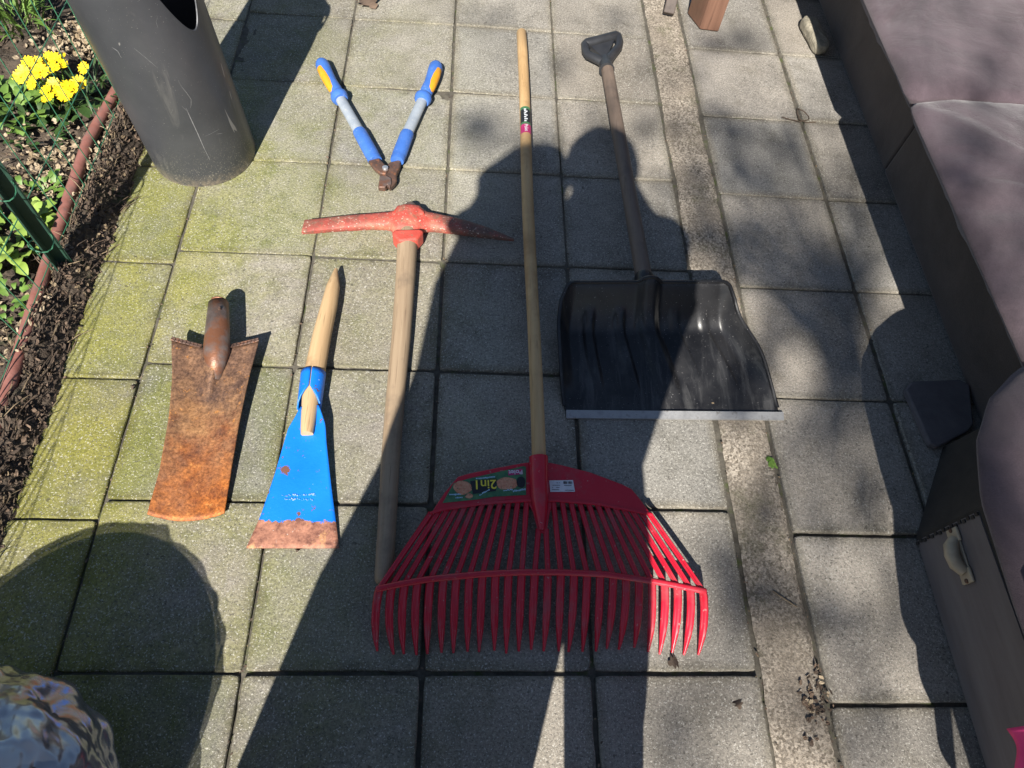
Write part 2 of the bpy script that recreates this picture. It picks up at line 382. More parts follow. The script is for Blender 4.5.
def thing(name, label, cat, loc, group=None):
    o = bpy.data.objects.new(name, None); COL.objects.link(o); o.location = loc; o.empty_display_size = .05
    return tag(o, label, cat, group)
BEV = lambda w, s=2: ('BEVEL', dict(width=w, segments=s, limit_method='ANGLE', angle_limit=R(35)))
SUB = lambda n: ('SUBSURF', dict(levels=n, render_levels=n))
def interp(pts, n):
    """n points evenly spaced along a polyline of pixel points"""
    d = [0]
    for a, b in zip(pts, pts[1:]): d.append(d[-1] + math.hypot(b[0] - a[0], b[1] - a[1]))
    out = []
    for i in range(n):
        q = d[-1] * i / (n - 1); k = 0
        while k < len(pts) - 2 and d[k + 1] < q: k += 1
        t = (q - d[k]) / (d[k + 1] - d[k]); out.append(tuple(pts[k][m] + (pts[k + 1][m] - pts[k][m]) * t for m in range(len(pts[k]))))
    return out
def lerp(a, b, t): return a + (b - a) * t
def sst(a, b, x):
    t = max(0, min(1, (x - a) / (b - a))); return t * t * (3 - 2 * t)
def N3(x, y, z=0, s=1): return mnoise.noise(Vector((x * s, y * s, z * s)))

# ------------------------------------------------------------------ setting
g = MB(); g.poly([(-60, -60, -.06), (60, -60, -.06), (60, 60, -.06), (-60, 60, -.06)])
tag(g.build('ground', MT['lawn'], smooth=False), kind='structure')
g = MB(); g.poly([(-.80, -4, -.016), (5, -4, -.016), (5, 5, -.016), (-.80, 5, -.016)])
tag(g.build('paving_bed', MT['joint'], smooth=False), kind='structure')
g = MB(); g.grid(lambda s, t: (lambda x, y: Vector((x, y, min(-.003, -.0048 + .0035 * N3(x, y, 3, 9) + .002 * N3(x, y, 8, 40)) - .0035 * sst(-.15, -.5, y))))(lerp(-.79, 1.35, s), lerp(-1.3, 1.6, t)), 210, 290)
tag(g.build('joint_filling', MT['joint']), kind='structure')

def slab_mesh(name, mat, cells):
    b = MB(); tint = []
    for (x0, x1, y0, y1) in cells:
        rz = random.uniform(-.0016, .0016); ra, rb = random.uniform(-.0022, .0022), random.uniform(-.0022, .0022)
        k = random.uniform(.86, 1.12); hue = random.uniform(-.03, .03)
        n = 22; edge = []
        sid = random.random() * 50
        for (ax, ay, bx, by) in ((x0, y0, x1, y0), (x1, y0, x1, y1), (x1, y1, x0, y1), (x0, y1, x0, y0)):
            for i in range(n):
                t = i / n; x = lerp(ax, bx, t); y = lerp(ay, by, t)
                j = .0015 * N3(x, y, sid, 38) + .0035 * max(0, N3(x, y, sid + 9, 19) - .22)
                c = min(t, 1 - t) * (abs(bx - ax) + abs(by - ay))
                inw = .003 * max(0, 1 - c / .006)
                cx, cy = (x0 + x1) / 2, (y0 + y1) / 2; dl = math.hypot(cx - x, cy - y)
                edge.append((x + (cx - x) / dl * (abs(j) + inw), y + (cy - y) / dl * (abs(j) + inw)))
        cx, cy = (x0 + x1) / 2, (y0 + y1) / 2
        h = lambda x, y: rz + ra * (x - cx) / .15 + rb * (y - cy) / .15
        def ring(ins, dz): 
            o = []
            for (x, y) in edge:
                dl = math.hypot(cx - x, cy - y); X = x + (cx - x) / dl * ins; Y = y + (cy - y) / dl * ins
                o.append(Vector((X, Y, h(X, Y) + dz)))
            return o
        r0, r1, r2, r3, r4 = ring(0, -.03), ring(0, -.0035), ring(.0014, -.0008), ring(.0038, 0), ring(.022, 0)
        nf = len(b.f); m = len(edge)
        b.rings([r0, r1, r2, r3, r4], caps=False)
        o = len(b.v) - m; b.f.append([o + i for i in range(m)]); b.mi.append(0)
        ci = (k + hue, k, k - hue, 1)
        for q in range(len(b.f) - nf):
            i = q % m
            e0 = [.66 + .30 * (.5 + N3(edge[p % m][0], edge[p % m][1], 4, 21)) for p in (i, i + 1)]
            c0, c1 = [(k * e * 1.02, k * e, k * e * .93, 1) for e in e0]
            tint.append([c0, c1, ci, ci] if 3 * m <= q < 4 * m else [c0, c1, c1, c0] if q < 3 * m else [ci] * m)
    ob = b.build(name, mat, smooth=False)
    a = ob.data.color_attributes.new('tint', 'FLOAT_COLOR', 'CORNER')
    vals = []; cmap = {}
    for f, c in zip(b.f, tint):
        for vi, cc in zip(f, c): cmap[vi] = cc
    for p, c in zip(ob.data.polygons, tint):
        for q, _ in enumerate(p.loop_indices): vals += cmap.get(ob.data.loops[_].vertex_index, c[0])
    a.data.foreach_set('color', vals)
    return ob
V = [-.6071, -.3014, 0, .2958, .5933]
rows = [.9132 + .303 * 4 - .303 * i for i in range(0, 4)] + [.9132, .6094, .3037, 0, -.3023, -.6036, -.9064] + [-.9064 - .303 * i for i in range(1, 7)]
cells = []
def gap(c, y): return (.0042 if y < -.2 else .0026) if c == 2 else (.0030 if (c == 3 and y < -.3) else .0019)
for c in range(4):
    for i in range(len(rows) - 1):
        y0, y1 = rows[i + 1], rows[i]; gy = lambda y: .0034 if (y < -.2 and c >= 1) else (.0020 if y < .05 else .0010)
        cells.append((V[c] + gap(c, y0) + random.uniform(-.001, .0008), V[c + 1] - gap(c + 1, y0) + random.uniform(-.0008, .001), y0 + gy(y0), y1 - gy(y1)))
ye = [at(150, 262)[1] + .303 * k for k in range(5, 0, -1)] + [at(150, 262)[1], at(110, 378)[1], at(70, 519)[1]] + [at(70, 519)[1] - .303 * k for k in range(1, 7)]
for i in range(len(ye) - 1):
    cells.append((-.765, V[0] - .002, ye[i + 1] + .0018, ye[i] - .0018))
tag(slab_mesh('paving', MT['paving_moss'], cells), kind='structure')
W = [.7084, 1.0036, 1.3050, 1.607, 1.91, 2.212, 2.515]
srow = [.8768 + .303 * 4 - .303 * i for i in range(4)] + [.8768, .5726, .2663, -.0395, -.3429, -.6505, -.9582] + [-.9582 - .303 * i for i in range(1, 7)]
cells = []
for c in range(6):
    for i in range(len(srow) - 1):
        cells.append((W[c] + .0045, W[c + 1] - .0042, srow[i + 1] + (.0035 if srow[i + 1] < -.6 else .0016), srow[i] - (.0030 if srow[i] < -.6 else .0015)))
tag(slab_mesh('paving_by_sofa', MT['paving'], cells), kind='structure')
b = MB()
b.grid(lambda s, t: Vector((lerp(.600, .7035, s) + (.006 * N3(t * 100, s > .5, 3, .35) + .003 * N3(t * 400, s > .5, 8, .6) if s in (0, 1) else 0), lerp(-3.5, 3, t), .0005 - .004 * (1 if s in (0, 1) else 0) + .0016 * N3(s * 3, t * 300, 0))), 16, 520)
tag(b.build('concrete_strip', MT['strip']), kind='structure')

# ---- planting bed
def bedz(x, y):
    ridge = .038 * math.exp(-((x + .815) / .038) ** 2)
    rough = .020 * N3(x, y, 0, 14) + .013 * N3(x, y, 5, 34) + .007 * N3(x, y, 9, 85)
    edge = sst(-.738 + .014 * N3(0, y, 1, 9), -.775, x)
    return -.012 + edge * (.012 + ridge + rough + .02 * sst(-.9, -1.3, x))
b = MB(); b.grid(lambda s, t: (lambda x, y: Vector((x, y, bedz(x, y))))(lerp(-2.6, -.736, s ** .6), lerp(-1.4, 2.4, t)), 170, 330)
tag(b.build('planting_bed', MT['earth']), kind='structure')
# dead leaves, bark bits and wood chips on the bed: nobody could count them
b = MB()
def bit(b, p, L, Wd, yaw, tilt, roll, curl=.15):
    e = Euler((roll, tilt, yaw)).to_matrix()
    sh = [(-.5, 0, 0), (-.2, .5, curl * .4), (.25, .42, curl * .3), (.5, 0, curl), (.25, -.42, curl * .3), (-.2, -.5, curl * .4)]
    b.add([Vector(p) + e @ Vector((x * L, y * Wd, z * L)) for x, y, z in sh], [(0, 1, 2, 3), (0, 3, 4, 5)])
for i in range(9500):
    if i < 4200: x = random.uniform(-.86, -.755); y = random.uniform(-.8, .7)
    else: x = random.uniform(-1.75, -.80); y = random.uniform(-.8, 1.5)
    heap = max(0, N3(x, y, 40, 3.1))
    L = random.choice((.006, .008, .011, .016)) * random.uniform(.6, 1.3)
    r = random.random() - .42 * heap + (.20 if x > -.87 else .06)
    b.cur = 2 if r < .07 else 1 if r < .22 else 3 if r < .52 else 0
    bit(b, (x, y, bedz(x, y) + random.uniform(0, .006)), L, L * random.uniform(.25, .8), random.uniform(0, 6.3), random.gauss(0, .5), random.gauss(0, .5), random.uniform(-.2, .4))
for (u, v, sx, n, pal) in ((50, 165, .075, 420, .7), (30, 175, .05, 160, .5), (75, 32, .06, 320, .8), (95, 40, .045, 160, .7), (8, 330, .05, 120, .5), (110, 30, .05, 120, .4)):
    c = at(u, v, .03)
    for k in range(n):
        x = c.x + random.gauss(0, sx); y = c.y + random.gauss(0, sx)
        if x > -.80: continue
        b.cur = 2 if random.random() < pal else 1
        L = random.uniform(.006, .016)
        bit(b, (x, y, bedz(x, y) + .010 + random.uniform(0, .016)), L, L * random.uniform(.35, .9), random.uniform(0, 6.3), random.gauss(0, .6), random.gauss(0, .6), .3)
for k in range(420):                                                       # roots and stalks along the edge
    x = random.uniform(-.87, -.752); y = random.uniform(-.85, .55); L = random.uniform(.02, .075); a = pi / 2 + random.gauss(.12, .5)
    z = bedz(x, y) + .004; b.cur = random.choice((0, 0, 3, 1))
    p = Vector((x, y, z)); d = Vector((cos(a), sin(a), 0)) * L
    b.tube([p, p + d * .5 + Vector((random.gauss(0, .003), 0, random.uniform(0, .008))), p + d], [.0011, .0011, .0006], 4)
tag(b.build('leaf_litter', MT['mulch'], smooth=False), 'brown dead leaves, bark bits and pale wood chips covering the bed', 'leaf litter', kind='stuff')

def plant_leaf(b, base, L, Wd, yaw, lift, droop=.5, cup=.15):
    d = Vector((cos(yaw), sin(yaw), 0)); sd = Vector((-sin(yaw), cos(yaw), 0)); rows_ = []
    for i in range(6):
        t = i / 5; wd = Wd * (sin(pi * min(1, t * .93 + .07)) ** .7) * .5
        z = lift * t * L - droop * t * t * L
        c = Vector(base) + d * (t * L * .9) + Vector((0, 0, z))
        rows_.append([c - sd * wd + Vector((0, 0, cup * wd + random.uniform(-.1, .1) * wd)), c, c + sd * wd + Vector((0, 0, cup * wd + random.uniform(-.1, .1) * wd))])
    b.rings(rows_, caps=False, closed=False)
def leafy(name, label, u, v, z, n, L, Wd, mt, spread, lift=(.5, 1.3)):
    c = at(u, v, z); c.z = bedz(c.x, c.y)
    t = thing(name, label, 'plant', c)
    b = MB()
    for i in range(n):
        r = spread * math.sqrt(random.random()); a = random.uniform(0, 2 * pi)
        s = random.uniform(.6, 1.2)
        plant_leaf(b, (c.x + r * cos(a), c.y + r * sin(a), c.z + random.uniform(.0, .05)), L * s, Wd * s, a + random.gauss(0, .7), random.uniform(*lift), random.uniform(.3, .9))
    b.build('foliage', mt, t)
    return t
leafy('leafy_plant', 'fresh green leafy plant left of the yellow flowers', 12, 100, .05, 90, .042, .024, MT['leaf'], .075)
leafy('leafy_plant', 'bright green leafy plant beside the green fence post', 4, 228, .05, 110, .045, .028, MT['leaf_yellow'], .08)
leafy('grass_tuft', 'tuft of narrow dark green blades at the far end of the bed', 18, 22, .04, 110, .11, .007, MT['leaf'], .06, (.8, 2.0))
leafy('grass_tuft', 'small dark tuft growing between the flowers and the pipe', 92, 92, .03, 40, .07, .006, MT['leaf_dark'], .04, (.5, 1.6))
leafy('low_plant', 'low dark green plant in the bed below the yellow flowers', 40, 128, .03, 60, .028, .014, MT['leaf_dark'], .07)
leafy('low_plant', 'small green plant growing between the fence post and the pipe', 38, 190, .03, 45, .03, .014, MT['leaf'], .05)
leafy('low_plant', 'small green seedlings in the dark bed at the left edge below the post', 6, 300, .03, 40, .028, .014, MT['leaf'], .05)
# primrose
pc = at(52, 84, .06); pc.z = bedz(pc.x, pc.y)
t = thing('primrose', 'clump of yellow primroses flowering behind the wire fence', 'flowers', pc)
b = MB()
for i in range(46):
    a = random.uniform(0, 6.3); r = random.uniform(0, .05)
    plant_leaf(b, (pc.x + r * cos(a), pc.y + r * sin(a), pc.z), random.uniform(.05, .08), .026, a + random.gauss(0, .4), random.uniform(.3, .9), .6)
b.build('foliage', MT['leaf_dark'], t)
for (u, v) in ((24, 72), (20, 77), (31, 67), (37, 62), (41, 71), (45, 63), (36, 75), (55, 59), (60, 64), (53, 68), (62, 58), (32, 84), (46, 90), (54, 84), (48, 98), (60, 92), (68, 86), (65, 95), (79, 83), (73, 88), (84, 68), (28, 62), (49, 57)):
    z = pc.z + random.uniform(.07, .095); p = at(u, v, z); b = MB()
    nrm = Vector((random.gauss(.05, .3), random.gauss(-.35, .25), 1)).normalized(); q = nrm.to_track_quat('Z', 'X').to_matrix()
    rr = random.uniform(.016, .021); ph = random.random()
    for k in range(6):
        a = ph + 2 * pi * k / 6
        pts = [(.0, 0, 0), (.55, -.30, .10), (.95, -.36, .16 + random.uniform(-.1, .1)), (.86, 0, .05), (.95, .36, .16 + random.uniform(-.1, .1)), (.55, .30, .10)]
        b.add([p + q @ Vector((rr * (x * cos(a) - y * sin(a)), rr * (x * sin(a) + y * cos(a)), rr * zz)) for x, y, zz in pts], [(0, 1, 2, 3), (0, 3, 4, 5)])
    b.cur = 1
    b.add([p + q @ Vector((rr * .2 * cos(a), rr * .2 * sin(a), rr * .12)) for a in (2 * pi * k / 8 for k in range(8))], [tuple(range(8))])
    b.cur = 2
    b.tube([p - q @ Vector((0, 0, .001)), (lerp(pc.x, p.x, .4), lerp(pc.y, p.y, .4), pc.z)], .0012, 5)
    b.build('flower', [MT['petal'], MT['stamen'], MT['leaf']], t)

# ---- fence by the bed
fx = -.832
t = thing('wire_fence', 'green welded wire fence with an angle iron post along the bed', 'fence', (fx, 0, 0))
b = MB()
y = -1.3; k = 0
while y < 2.3:
    x = fx + .004 * sin(y * 5); top = .46
    b.tube([(x, y, .01), (x - .012 + .006 * N3(y, 0, 0, 7), y + .005 * N3(y, 3, 0, 9), .2), (x - .02, y, top)], .0012, 5)
    y += .060
for i in range(4):
    z = .05 + i * .13
    b.tube([(fx + .004 * sin(yy * 5) - .026 * z + .003 * N3(yy, z, 0, 6), yy, z + .004 * N3(yy, i, 2, 5)) for yy in [-1.3 + .1 * j for j in range(37)]], .0012, 5)
b.build('wire_mesh', MT['wire'], t)
p0 = at(66, 276, .0); p1 = p0 + Vector((-.015, .015, .52))
b = MB()
w_, th_ = .030, .003
ax = [Vector((0, 0)), Vector((w_, 0)), Vector((w_, th_)), Vector((th_, th_)), Vector((th_, w_)), Vector((0, w_))]
def lsec(p, yaw): return [p + Vector((q.x * cos(yaw) - q.y * sin(yaw), q.x * sin(yaw) + q.y * cos(yaw), 0)) for q in ax]
yaw = R(-65)
pe = p0 + (p1 - p0) * .07
b.rings([lsec(pe, yaw), lsec(p1, yaw)])
post = b.build('post', MT['green_paint'], t, smooth=False)
b = MB(); b.rings([lsec(p0, yaw), lsec(pe - Vector((0, 0, .0005)), yaw)]); b.build('bare_end', MT['post_end'], post, smooth=False)
for zz in (.12, .26, .42):
    q = lerp(p0, p1, zz / .52) + Vector((.012, -.012, 0))
    b = MB(); b.tube([q + Vector((.024 * cos(a), .024 * sin(a), .006 * sin(2 * a))) for a in (2 * pi * j / 14 for j in range(15))], .0014, 5)
    b.build('wire_tie', MT['wire'], t)
pp = [at(*q, .034) for q in ((150, 20), (118, 88), (88, 142), (70, 195), (53, 247), (36, 300), (9, 388), (-30, 500), (-70, 640))]
b = MB(); b.tube(pp, .0135, 16, round_ends=True)
tag(b.build('pipe', MT['pipe']), 'worn red brown metal pipe lying along the foot of the wire fence', 'pipe')

# ------------------------------------------------------------------ metal tube bin
bc = Vector((-.612, .323, 0)); rr = .1235; H = .55
t = thing('tube_bin', 'tall dark grey scuffed metal tube with a cut opening on the paving', 'bin', bc)
nth = 160; rs = []
th0, thw = R(-22), R(34)
def wall(r, inner):
    out = []
    for j in range(41):
        ring = []
        for i in range(nth):
            a = 2 * pi * i / nth; d = (a - th0 + pi) % (2 * pi) - pi
            T = H
            if abs(d) < thw: T = min(H - .035, .362 + .16 * (abs(d) / thw) ** 1.7)
            z = T * j / 40
            ring.append(Vector((bc.x + r * cos(a) - .05 * z, bc.y + r * sin(a) + .01 * z, z + (.0005 if not inner else .002))))
        out.append(ring)
    return out
b = MB(); wo = wall(rr, 0); wi = wall(rr - .0022, 1)
b.rings(wo, caps=False); b.rings(wi[::-1], caps=False); b.rings([wo[-1], wi[-1]], caps=False)
def on_tube(u, v):
    d = (at(u, v) - CAM).normalized(); o = CAM - bc; a = d.x ** 2 + d.y ** 2; h_ = o.x * d.x + o.y * d.y; c = o.x ** 2 + o.y ** 2 - rr ** 2
    p = CAM + d * ((-h_ - math.sqrt(max(0, h_ * h_ - a * c))) / a)
    for _ in range(6):
        q = bc + Vector((-.05 * p.z, .01 * p.z, 0)); o = CAM - q; h_ = o.x * d.x + o.y * d.y; c = o.x ** 2 + o.y ** 2 - rr ** 2
        p = CAM + d * ((-h_ - math.sqrt(max(0, h_ * h_ - a * c))) / a)
    n = p - bc - Vector((-.05 * p.z, .01 * p.z, 0)); n.z = 0
    return p + n.normalized() * .0006, n.normalized()
b.cur = 1
for px, wd in (([(186, 108), (190, 117), (197, 132), (204, 148), (210, 160)], .0022), ([(178, 80), (181, 86), (186, 92), (191, 99), (191, 107), (187, 111), (182, 106)], .0012), ([(205, 136), (212, 133), (219, 129), (222, 124)], .0016), ([(216, 134), (223, 133)], .0012), ([(134, 48), (145, 57), (158, 68)], .0009), ([(112, 47), (118, 51), (121, 57)], .0018), ([(158, 15), (156, 22), (158, 28)], .0010), ([(120, 100), (133, 130)], .0008)):
    L_ = []; R_ = []
    px = interp(px, 16)
    for i, (u, v) in enumerate(px):
        p, n = on_tube(u, v); tn = Vector((-n.y, n.x, .6)).normalized(); w_ = wd * (.35 + .65 * sin(pi * (i + .5) / 16)) * (.7 + .5 * random.random()) * .5
        L_.append(p - tn * w_); R_.append(p + tn * w_)
    b.rings([L_, R_], caps=False, closed=False)
tube = b.build('body', [MT['tube'], MT['scuff']], t, sharp=50)
b = MB()                                                   # ring bridging the opening at the top
ang = [th0 - R(40) + R(80) * i / 40 for i in range(41)]
b.rings([[Vector((bc.x + r * cos(a) - .05 * z, bc.y + r * sin(a) + .01 * z, z)) for (r, z) in ((rr + .0028, H - .036), (rr + .0028, H + .004), (rr + .0003, H + .004), (rr + .0003, H - .036))] for a in ang])
b.build('top_band', MT['tube'], t, sharp=50)

# ------------------------------------------------------------------ tools
# ---- spade blade
t = thing('spade_blade', 'rusty spade blade without a handle, lying on mossy paving', 'spade', at(200, 430))
Lf = interp([(171.5, 339.5), (172, 380), (168.5, 419), (159, 472), (147, 514)], 29)
Rt = interp([(258.5, 340.5), (248, 380), (239, 422), (231.5, 466), (224, 513)], 29)
def spz(s, tt):
    e = (2 * s - 1) ** 2
    z = lerp(lerp(.030, .003, tt), lerp(.040, .014, tt), e)
    z += .026 * math.exp(-((s - .5) / lerp(.17, .05, sst(0, .38, tt))) ** 2) * (1 - sst(.0, .40, tt)) ** .8           # rib running out of the socket
    return z
NB = 28
def blade_pt(s, tt):
    k = tt * NB; i = min(NB - 1, int(k)); f = k - i
    a = (lerp(Lf[i][0], Lf[i + 1][0], f), lerp(Lf[i][1], Lf[i + 1][1], f)); c = (lerp(Rt[i][0], Rt[i + 1][0], f), lerp(Rt[i][1], Rt[i + 1][1], f))
    u = lerp(a[0], c[0], s); v = lerp(a[1], c[1], s)
    v += 9.5 * (1 - tt) ** 6 * max(0, 1 - abs(2 * s - 1) ** 1.3)                # shoulders dip towards the socket
    v += 7.5 * tt ** 8 * (1 - (2 * s - 1) ** 2)                             # rounded cutting edge
    u += .35 * N3(s * 4, tt * 9, 2) * (1 if s in (0, 1) else 0); v += .5 * N3(s * 14, tt, 5) * (1 if tt in (0, 1) else 0)
    return at(u, v, spz(s, tt))
b = MB(); b.grid(blade_pt, 36, 40)
b.build('blade', MT['rust'], t, mods=[('SOLIDIFY', dict(thickness=.0026, offset=-1))])
A0 = at(218.5, 303, .050); A1 = at(217, 345, .046); A2 = at(216, 362, .038); A3 = at(215, 380, .026)
b = MB(); b.tube([lerp(A0, A1, .0), lerp(A0, A1, .3), A1, lerp(A1, A2, .5), A2, A3], [.0205, .0225, .0262, .0255, .021, .010], 22, flat=.85, caps=False)
ri = [A0 + Vector((.0205 * .8 * cos(a), .004, .0205 * .7 * sin(a))) for a in (2 * pi * j / 22 for j in range(22))]
b.poly([p + Vector((0, .003, 0)) for p in ri])
sk = b.build('socket', MT['rust_grey'], t, mods=[('SOLIDIFY', dict(thickness=.002, offset=-1))])
b = MB(); rp = at(219, 308, .071); b.tube([rp - Vector((0, 0, .004)), rp + Vector((0, 0, .0015))], [.0032, .0028], 10); b.build('rivet', MT['rust_dark'], sk)
for (s0, s1) in ((.0, .34), (.66, 1.0)):
    b = MB(); pts = [blade_pt(lerp(s0, s1, i / 8), 0) + Vector((0, .002, .0018)) for i in range(9)]
    b.ribbon(pts, [.009] * 9, .003)
    for i in range(1, 8):
        p = pts[i] + Vector((0, -.002, .0022)); b.box(p, (.002, .006, .001))
    b.build('tread', MT['rust_dark'], t, smooth=False)

# ---- blue scraper
t = thing('floor_scraper', 'blue flared scraper with a rusty edge and short wooden handle', 'scraper', at(300, 450))
LL = interp([(301.5, 407), (297, 415), (288.5, 428), (283, 446), (275.4, 472), (260.5, 516), (246, 548)], 25)
RR_ = interp([(318, 405), (321, 413), (325, 424), (326, 441), (331, 485), (336, 523), (339, 548)], 25)
def scz(tt): return lerp(.022, .004, min(1, tt * 1.05)) + .004
b = MB()
def scp(s, tt):
    k = tt * 24; i = min(23, int(k)); f = k - i
    a = Vector((lerp(LL[i][0], LL[i + 1][0], f), lerp(LL[i][1], LL[i + 1][1], f))); c = Vector((lerp(RR_[i][0], RR_[i + 1][0], f), lerp(RR_[i][1], RR_[i + 1][1], f)))
    q = lerp(a, c, s)
    return at(q.x, q.y + .25 * N3(s * 20, tt * 3, 1) * (1 if tt == 1 else 0), scz(tt) + .013 * abs(2 * s - 1) ** 1.6 * (1 - tt) ** 2.2)
b.grid(scp, 20, 30)
bl = b.build('blade', MT['blade'], t, mods=[('SOLIDIFY', dict(thickness=.003, offset=-1))])
b = MB()
for row, (u0, u1, v0, v1, n) in enumerate(((282, 316, 495.5, 494.5, 34), (285, 314, 499, 500, 26))):
    for i in range(n):
        if random.random() < .28: continue
        f = i / n; p = at(lerp(u0, u1, f), lerp(v0, v1, f) + random.uniform(-1, 1), 0)
        tt = (p.y - LL and 0) if False else 0
        zz = scz(.66) + .0022
        p = at(lerp(u0, u1, f) + random.uniform(-.3, .3), lerp(v0, v1, f) + random.uniform(-.9, .9), zz)
        b.box(p, (random.choice((.0006, .0022)), random.choice((.0022, .0006)), .0006))
b.build('worn_stamp', MT['scratch'], bl, smooth=False)
S0 = at(313.5, 373, .028); S1 = at(309, 409, .024)
ax_ = (S1 - S0).normalized(); sd_ = ax_.cross(Vector((0, 0, 1))).normalized()
b = MB(); rs = []
for i in range(9):
    f = i / 8; c = lerp(S0, S1, f); r = lerp(.0240, .0225, f); op = .05 + 1.45 * max(0, (f - .5) / .5) ** 1.1
    rs.append([c + sd_ * cos(a) * r + Vector((0, 0, sin(a) * r)) for a in (pi / 2 + op + (2 * pi - 2 * op) * j / 27 for j in range(28))])
b.rings(rs, caps=False, closed=False)
b.build('socket', MT['blue_edge'], t, mods=[('SOLIDIFY', dict(thickness=.0028, offset=0))])
h0 = at(336.0, 269, .022); h1 = at(333, 287, .024); h2 = at(329, 306, .026); h3 = at(322, 335, .028); h4 = at(314.5, 373, .028); h5 = at(311, 397, .028); h6 = at(307.5, 428, .029); h7 = at(307, 434, .029)
b = MB(); b.tube([h0, lerp(h0, h1, .5), h1, h2, h3, h4, h5, h6, h7], [.0035, .0095, .0150, .0178, .0195, .0212, .018, .0135, .012], 18)
b.build('handle', MT['wood_light'], t)

# ---- pickaxe
t = thing('pickaxe', 'old pickaxe with a red painted head and long wooden handle', 'pickaxe', at(405, 230))
pk = [(303.5, 227, 8.6, .007), (312, 226.3, 8.6, .008), (330, 224.5, 8.6, .010), (350, 222.8, 8.8, .012), (372, 221.6, 9.0, .013), (388, 221, 9.4, .015), (393, 221, 10.5, .018), (396, 221, 16.5, .024), (402, 221, 18.5, .026), (410, 221.5, 19, .026), (417, 222, 18, .025), (421, 222, 14, .021), (425, 222, 11, .017), (434, 222.5, 10, .015), (450, 225, 9.0, .014), (468, 228.5, 7.6, .013), (486, 232.8, 5.6, .011), (500, 236.3, 3.6, .008), (514, 240, .9, .004)]
b = MB(); rs = []
for (u, v, hw, hz) in pk:
    zc = .026; c = at(u, v, zc); dn = (at(u, v + hw * .74, zc) - c).length
    up = Vector((.10, 1, 0)).normalized(); ring = []
    for a, bb in ((-1, -.55), (-1, .5), (-.72, .9), (-.3, 1), (.3, 1), (.72, .9), (1, .5), (1, -.55), (.75, -.95), (-.75, -.95)):
        ring.append(c + up * a * dn + Vector((0, 0, bb * hz)) + Vector((N3(u, a * 3, 1, .3) * .0015, 0, N3(u, a * 3, 7, .3) * .0012)))
    rs.append(ring)
b.rings(rs); hd = b.build('head', MT['pick'], t, sharp=50)
b = MB()
b.prism([at(u, v, .050) for u, v in ((391, 212), (396, 207.5), (402, 205.5), (412, 205), (419, 206.5), (425, 211), (424, 214), (393, 214.5))], .040)
b.build('eye_collar', MT['pick_red'], t, mods=[BEV(.006, 3)])
b = MB(); b.prism([at(u, v, .050) for u, v in ((391.5, 233), (399, 241), (417, 239), (424, 231), (420, 228), (394, 229))], .042)
b.build('eye_lip', MT['pick_red'], t, mods=[BEV(.006, 3)])
q0 = at(411, 204.5, .03); q1 = at(409, 212, .03)
b = MB(); b.tube([q0, q1], [.012, .016], 12, flat=.8); b.build('handle_end', MT['rust_grey'], t)
hp = [(408.5, 226, .0235), (407.5, 242, .0235), (405, 280, .0222), (400.5, 340, .0208), (395.5, 400, .0195), (391, 460, .0182), (387, 520, .0172), (383.5, 572, .0170), (383, 580, .0160)]
b = MB(); b.tube([at(u, v, max(.020, r) + .001) + Vector((.0012 * sin(v / 40), 0, 0)) for u, v, r in hp], [r for _, _, r in hp], 18, flat=1.0, round_ends=True)
b.build('handle', MT['wood_old'], t)

# ---- bolt cutters
t = thing('loppers', 'open hand cutters with blue and yellow grips, rusty jaws', 'cutters', at(388, 165))
zc = .021
def cutter(grip, collar, grey, sleeve, side):
    a, c = at(*grip[0], zc), at(*grip[1], zc); d = (c - a).normalized(); n = Vector((0, 0, 1)).cross(d).normalized() * -side
    b = MB()
    b.tube([lerp(a, c, f) + n * .002 * sin(f * 3.1) for f in (0, .06, .2, .4, .6, .8, .92)], [.0165, .0195, .0195, .0178, .0165, .0175, .0165], 16, round_ends=True)
    p, q = at(*collar, zc), None
    b.tube([p - d * .013, p - d * .004, p + d * .006, p + d * .013], [.019, .0235, .0225, .0185], 16)
    gr = b.build('grip', MT['tool_blue'], t)
    b = MB()
    b.tube([lerp(a, c, f) + n * (.0082 + .002 * sin(f * 3)) + Vector((0, 0, .0045)) for f in (.12, .2, .4, .6, .8, .9)], [.006, .0125, .0135, .0128, .0115, .005], 12)
    b.build('inlay', MT['tool_yellow'], gr)
    b = MB(); b.tube([at(*grey[0], zc), at(*grey[1], zc)], [.0142, .0150], 16, flat=.85); b.build('arm_tube', MT['tool_grey'], t)
    s0, s1 = at(*sleeve[0], zc), at(*sleeve[1], zc)
    b = MB(); b.tube([s0, lerp(s0, s1, .08), lerp(s0, s1, .8), lerp(s0, s1, .86), lerp(s0, s1, .9), s1], [.0165, .0182, .0186, .0176, .0186, .0172], 16, flat=.85); b.build('sleeve', MT['tool_blue'], t)
cutter(((321.5, 63), (340, 97)), (339.5, 97), ((340, 98), (360, 133)), ((359, 131), (375.5, 161)), 1)
cutter(((436.5, 65.5), (424, 97)), (423, 98.5), ((423, 99), (406.5, 135)), ((407.5, 133), (397, 161)), -1)
b = MB(); b.prism([at(u, v, .028) for u, v in ((368, 160), (379, 157.5), (384, 163), (388.5, 169.5), (386, 174), (380, 173), (374, 168))], .012); b.build('jaw_lever', MT['rust_dark'], t, mods=[BEV(.003)])
b = MB(); b.prism([at(u, v, .024) for u, v in ((389, 162), (401, 159), (400, 166), (397.5, 171.5), (396.5, 174), (396.5, 181), (393, 185), (389.6, 188), (387.6, 184.5), (385.5, 187.5), (378, 187.2), (380, 173), (384, 171))], .014); b.build('jaw', MT['rust_dark'], t, mods=[BEV(.003)])
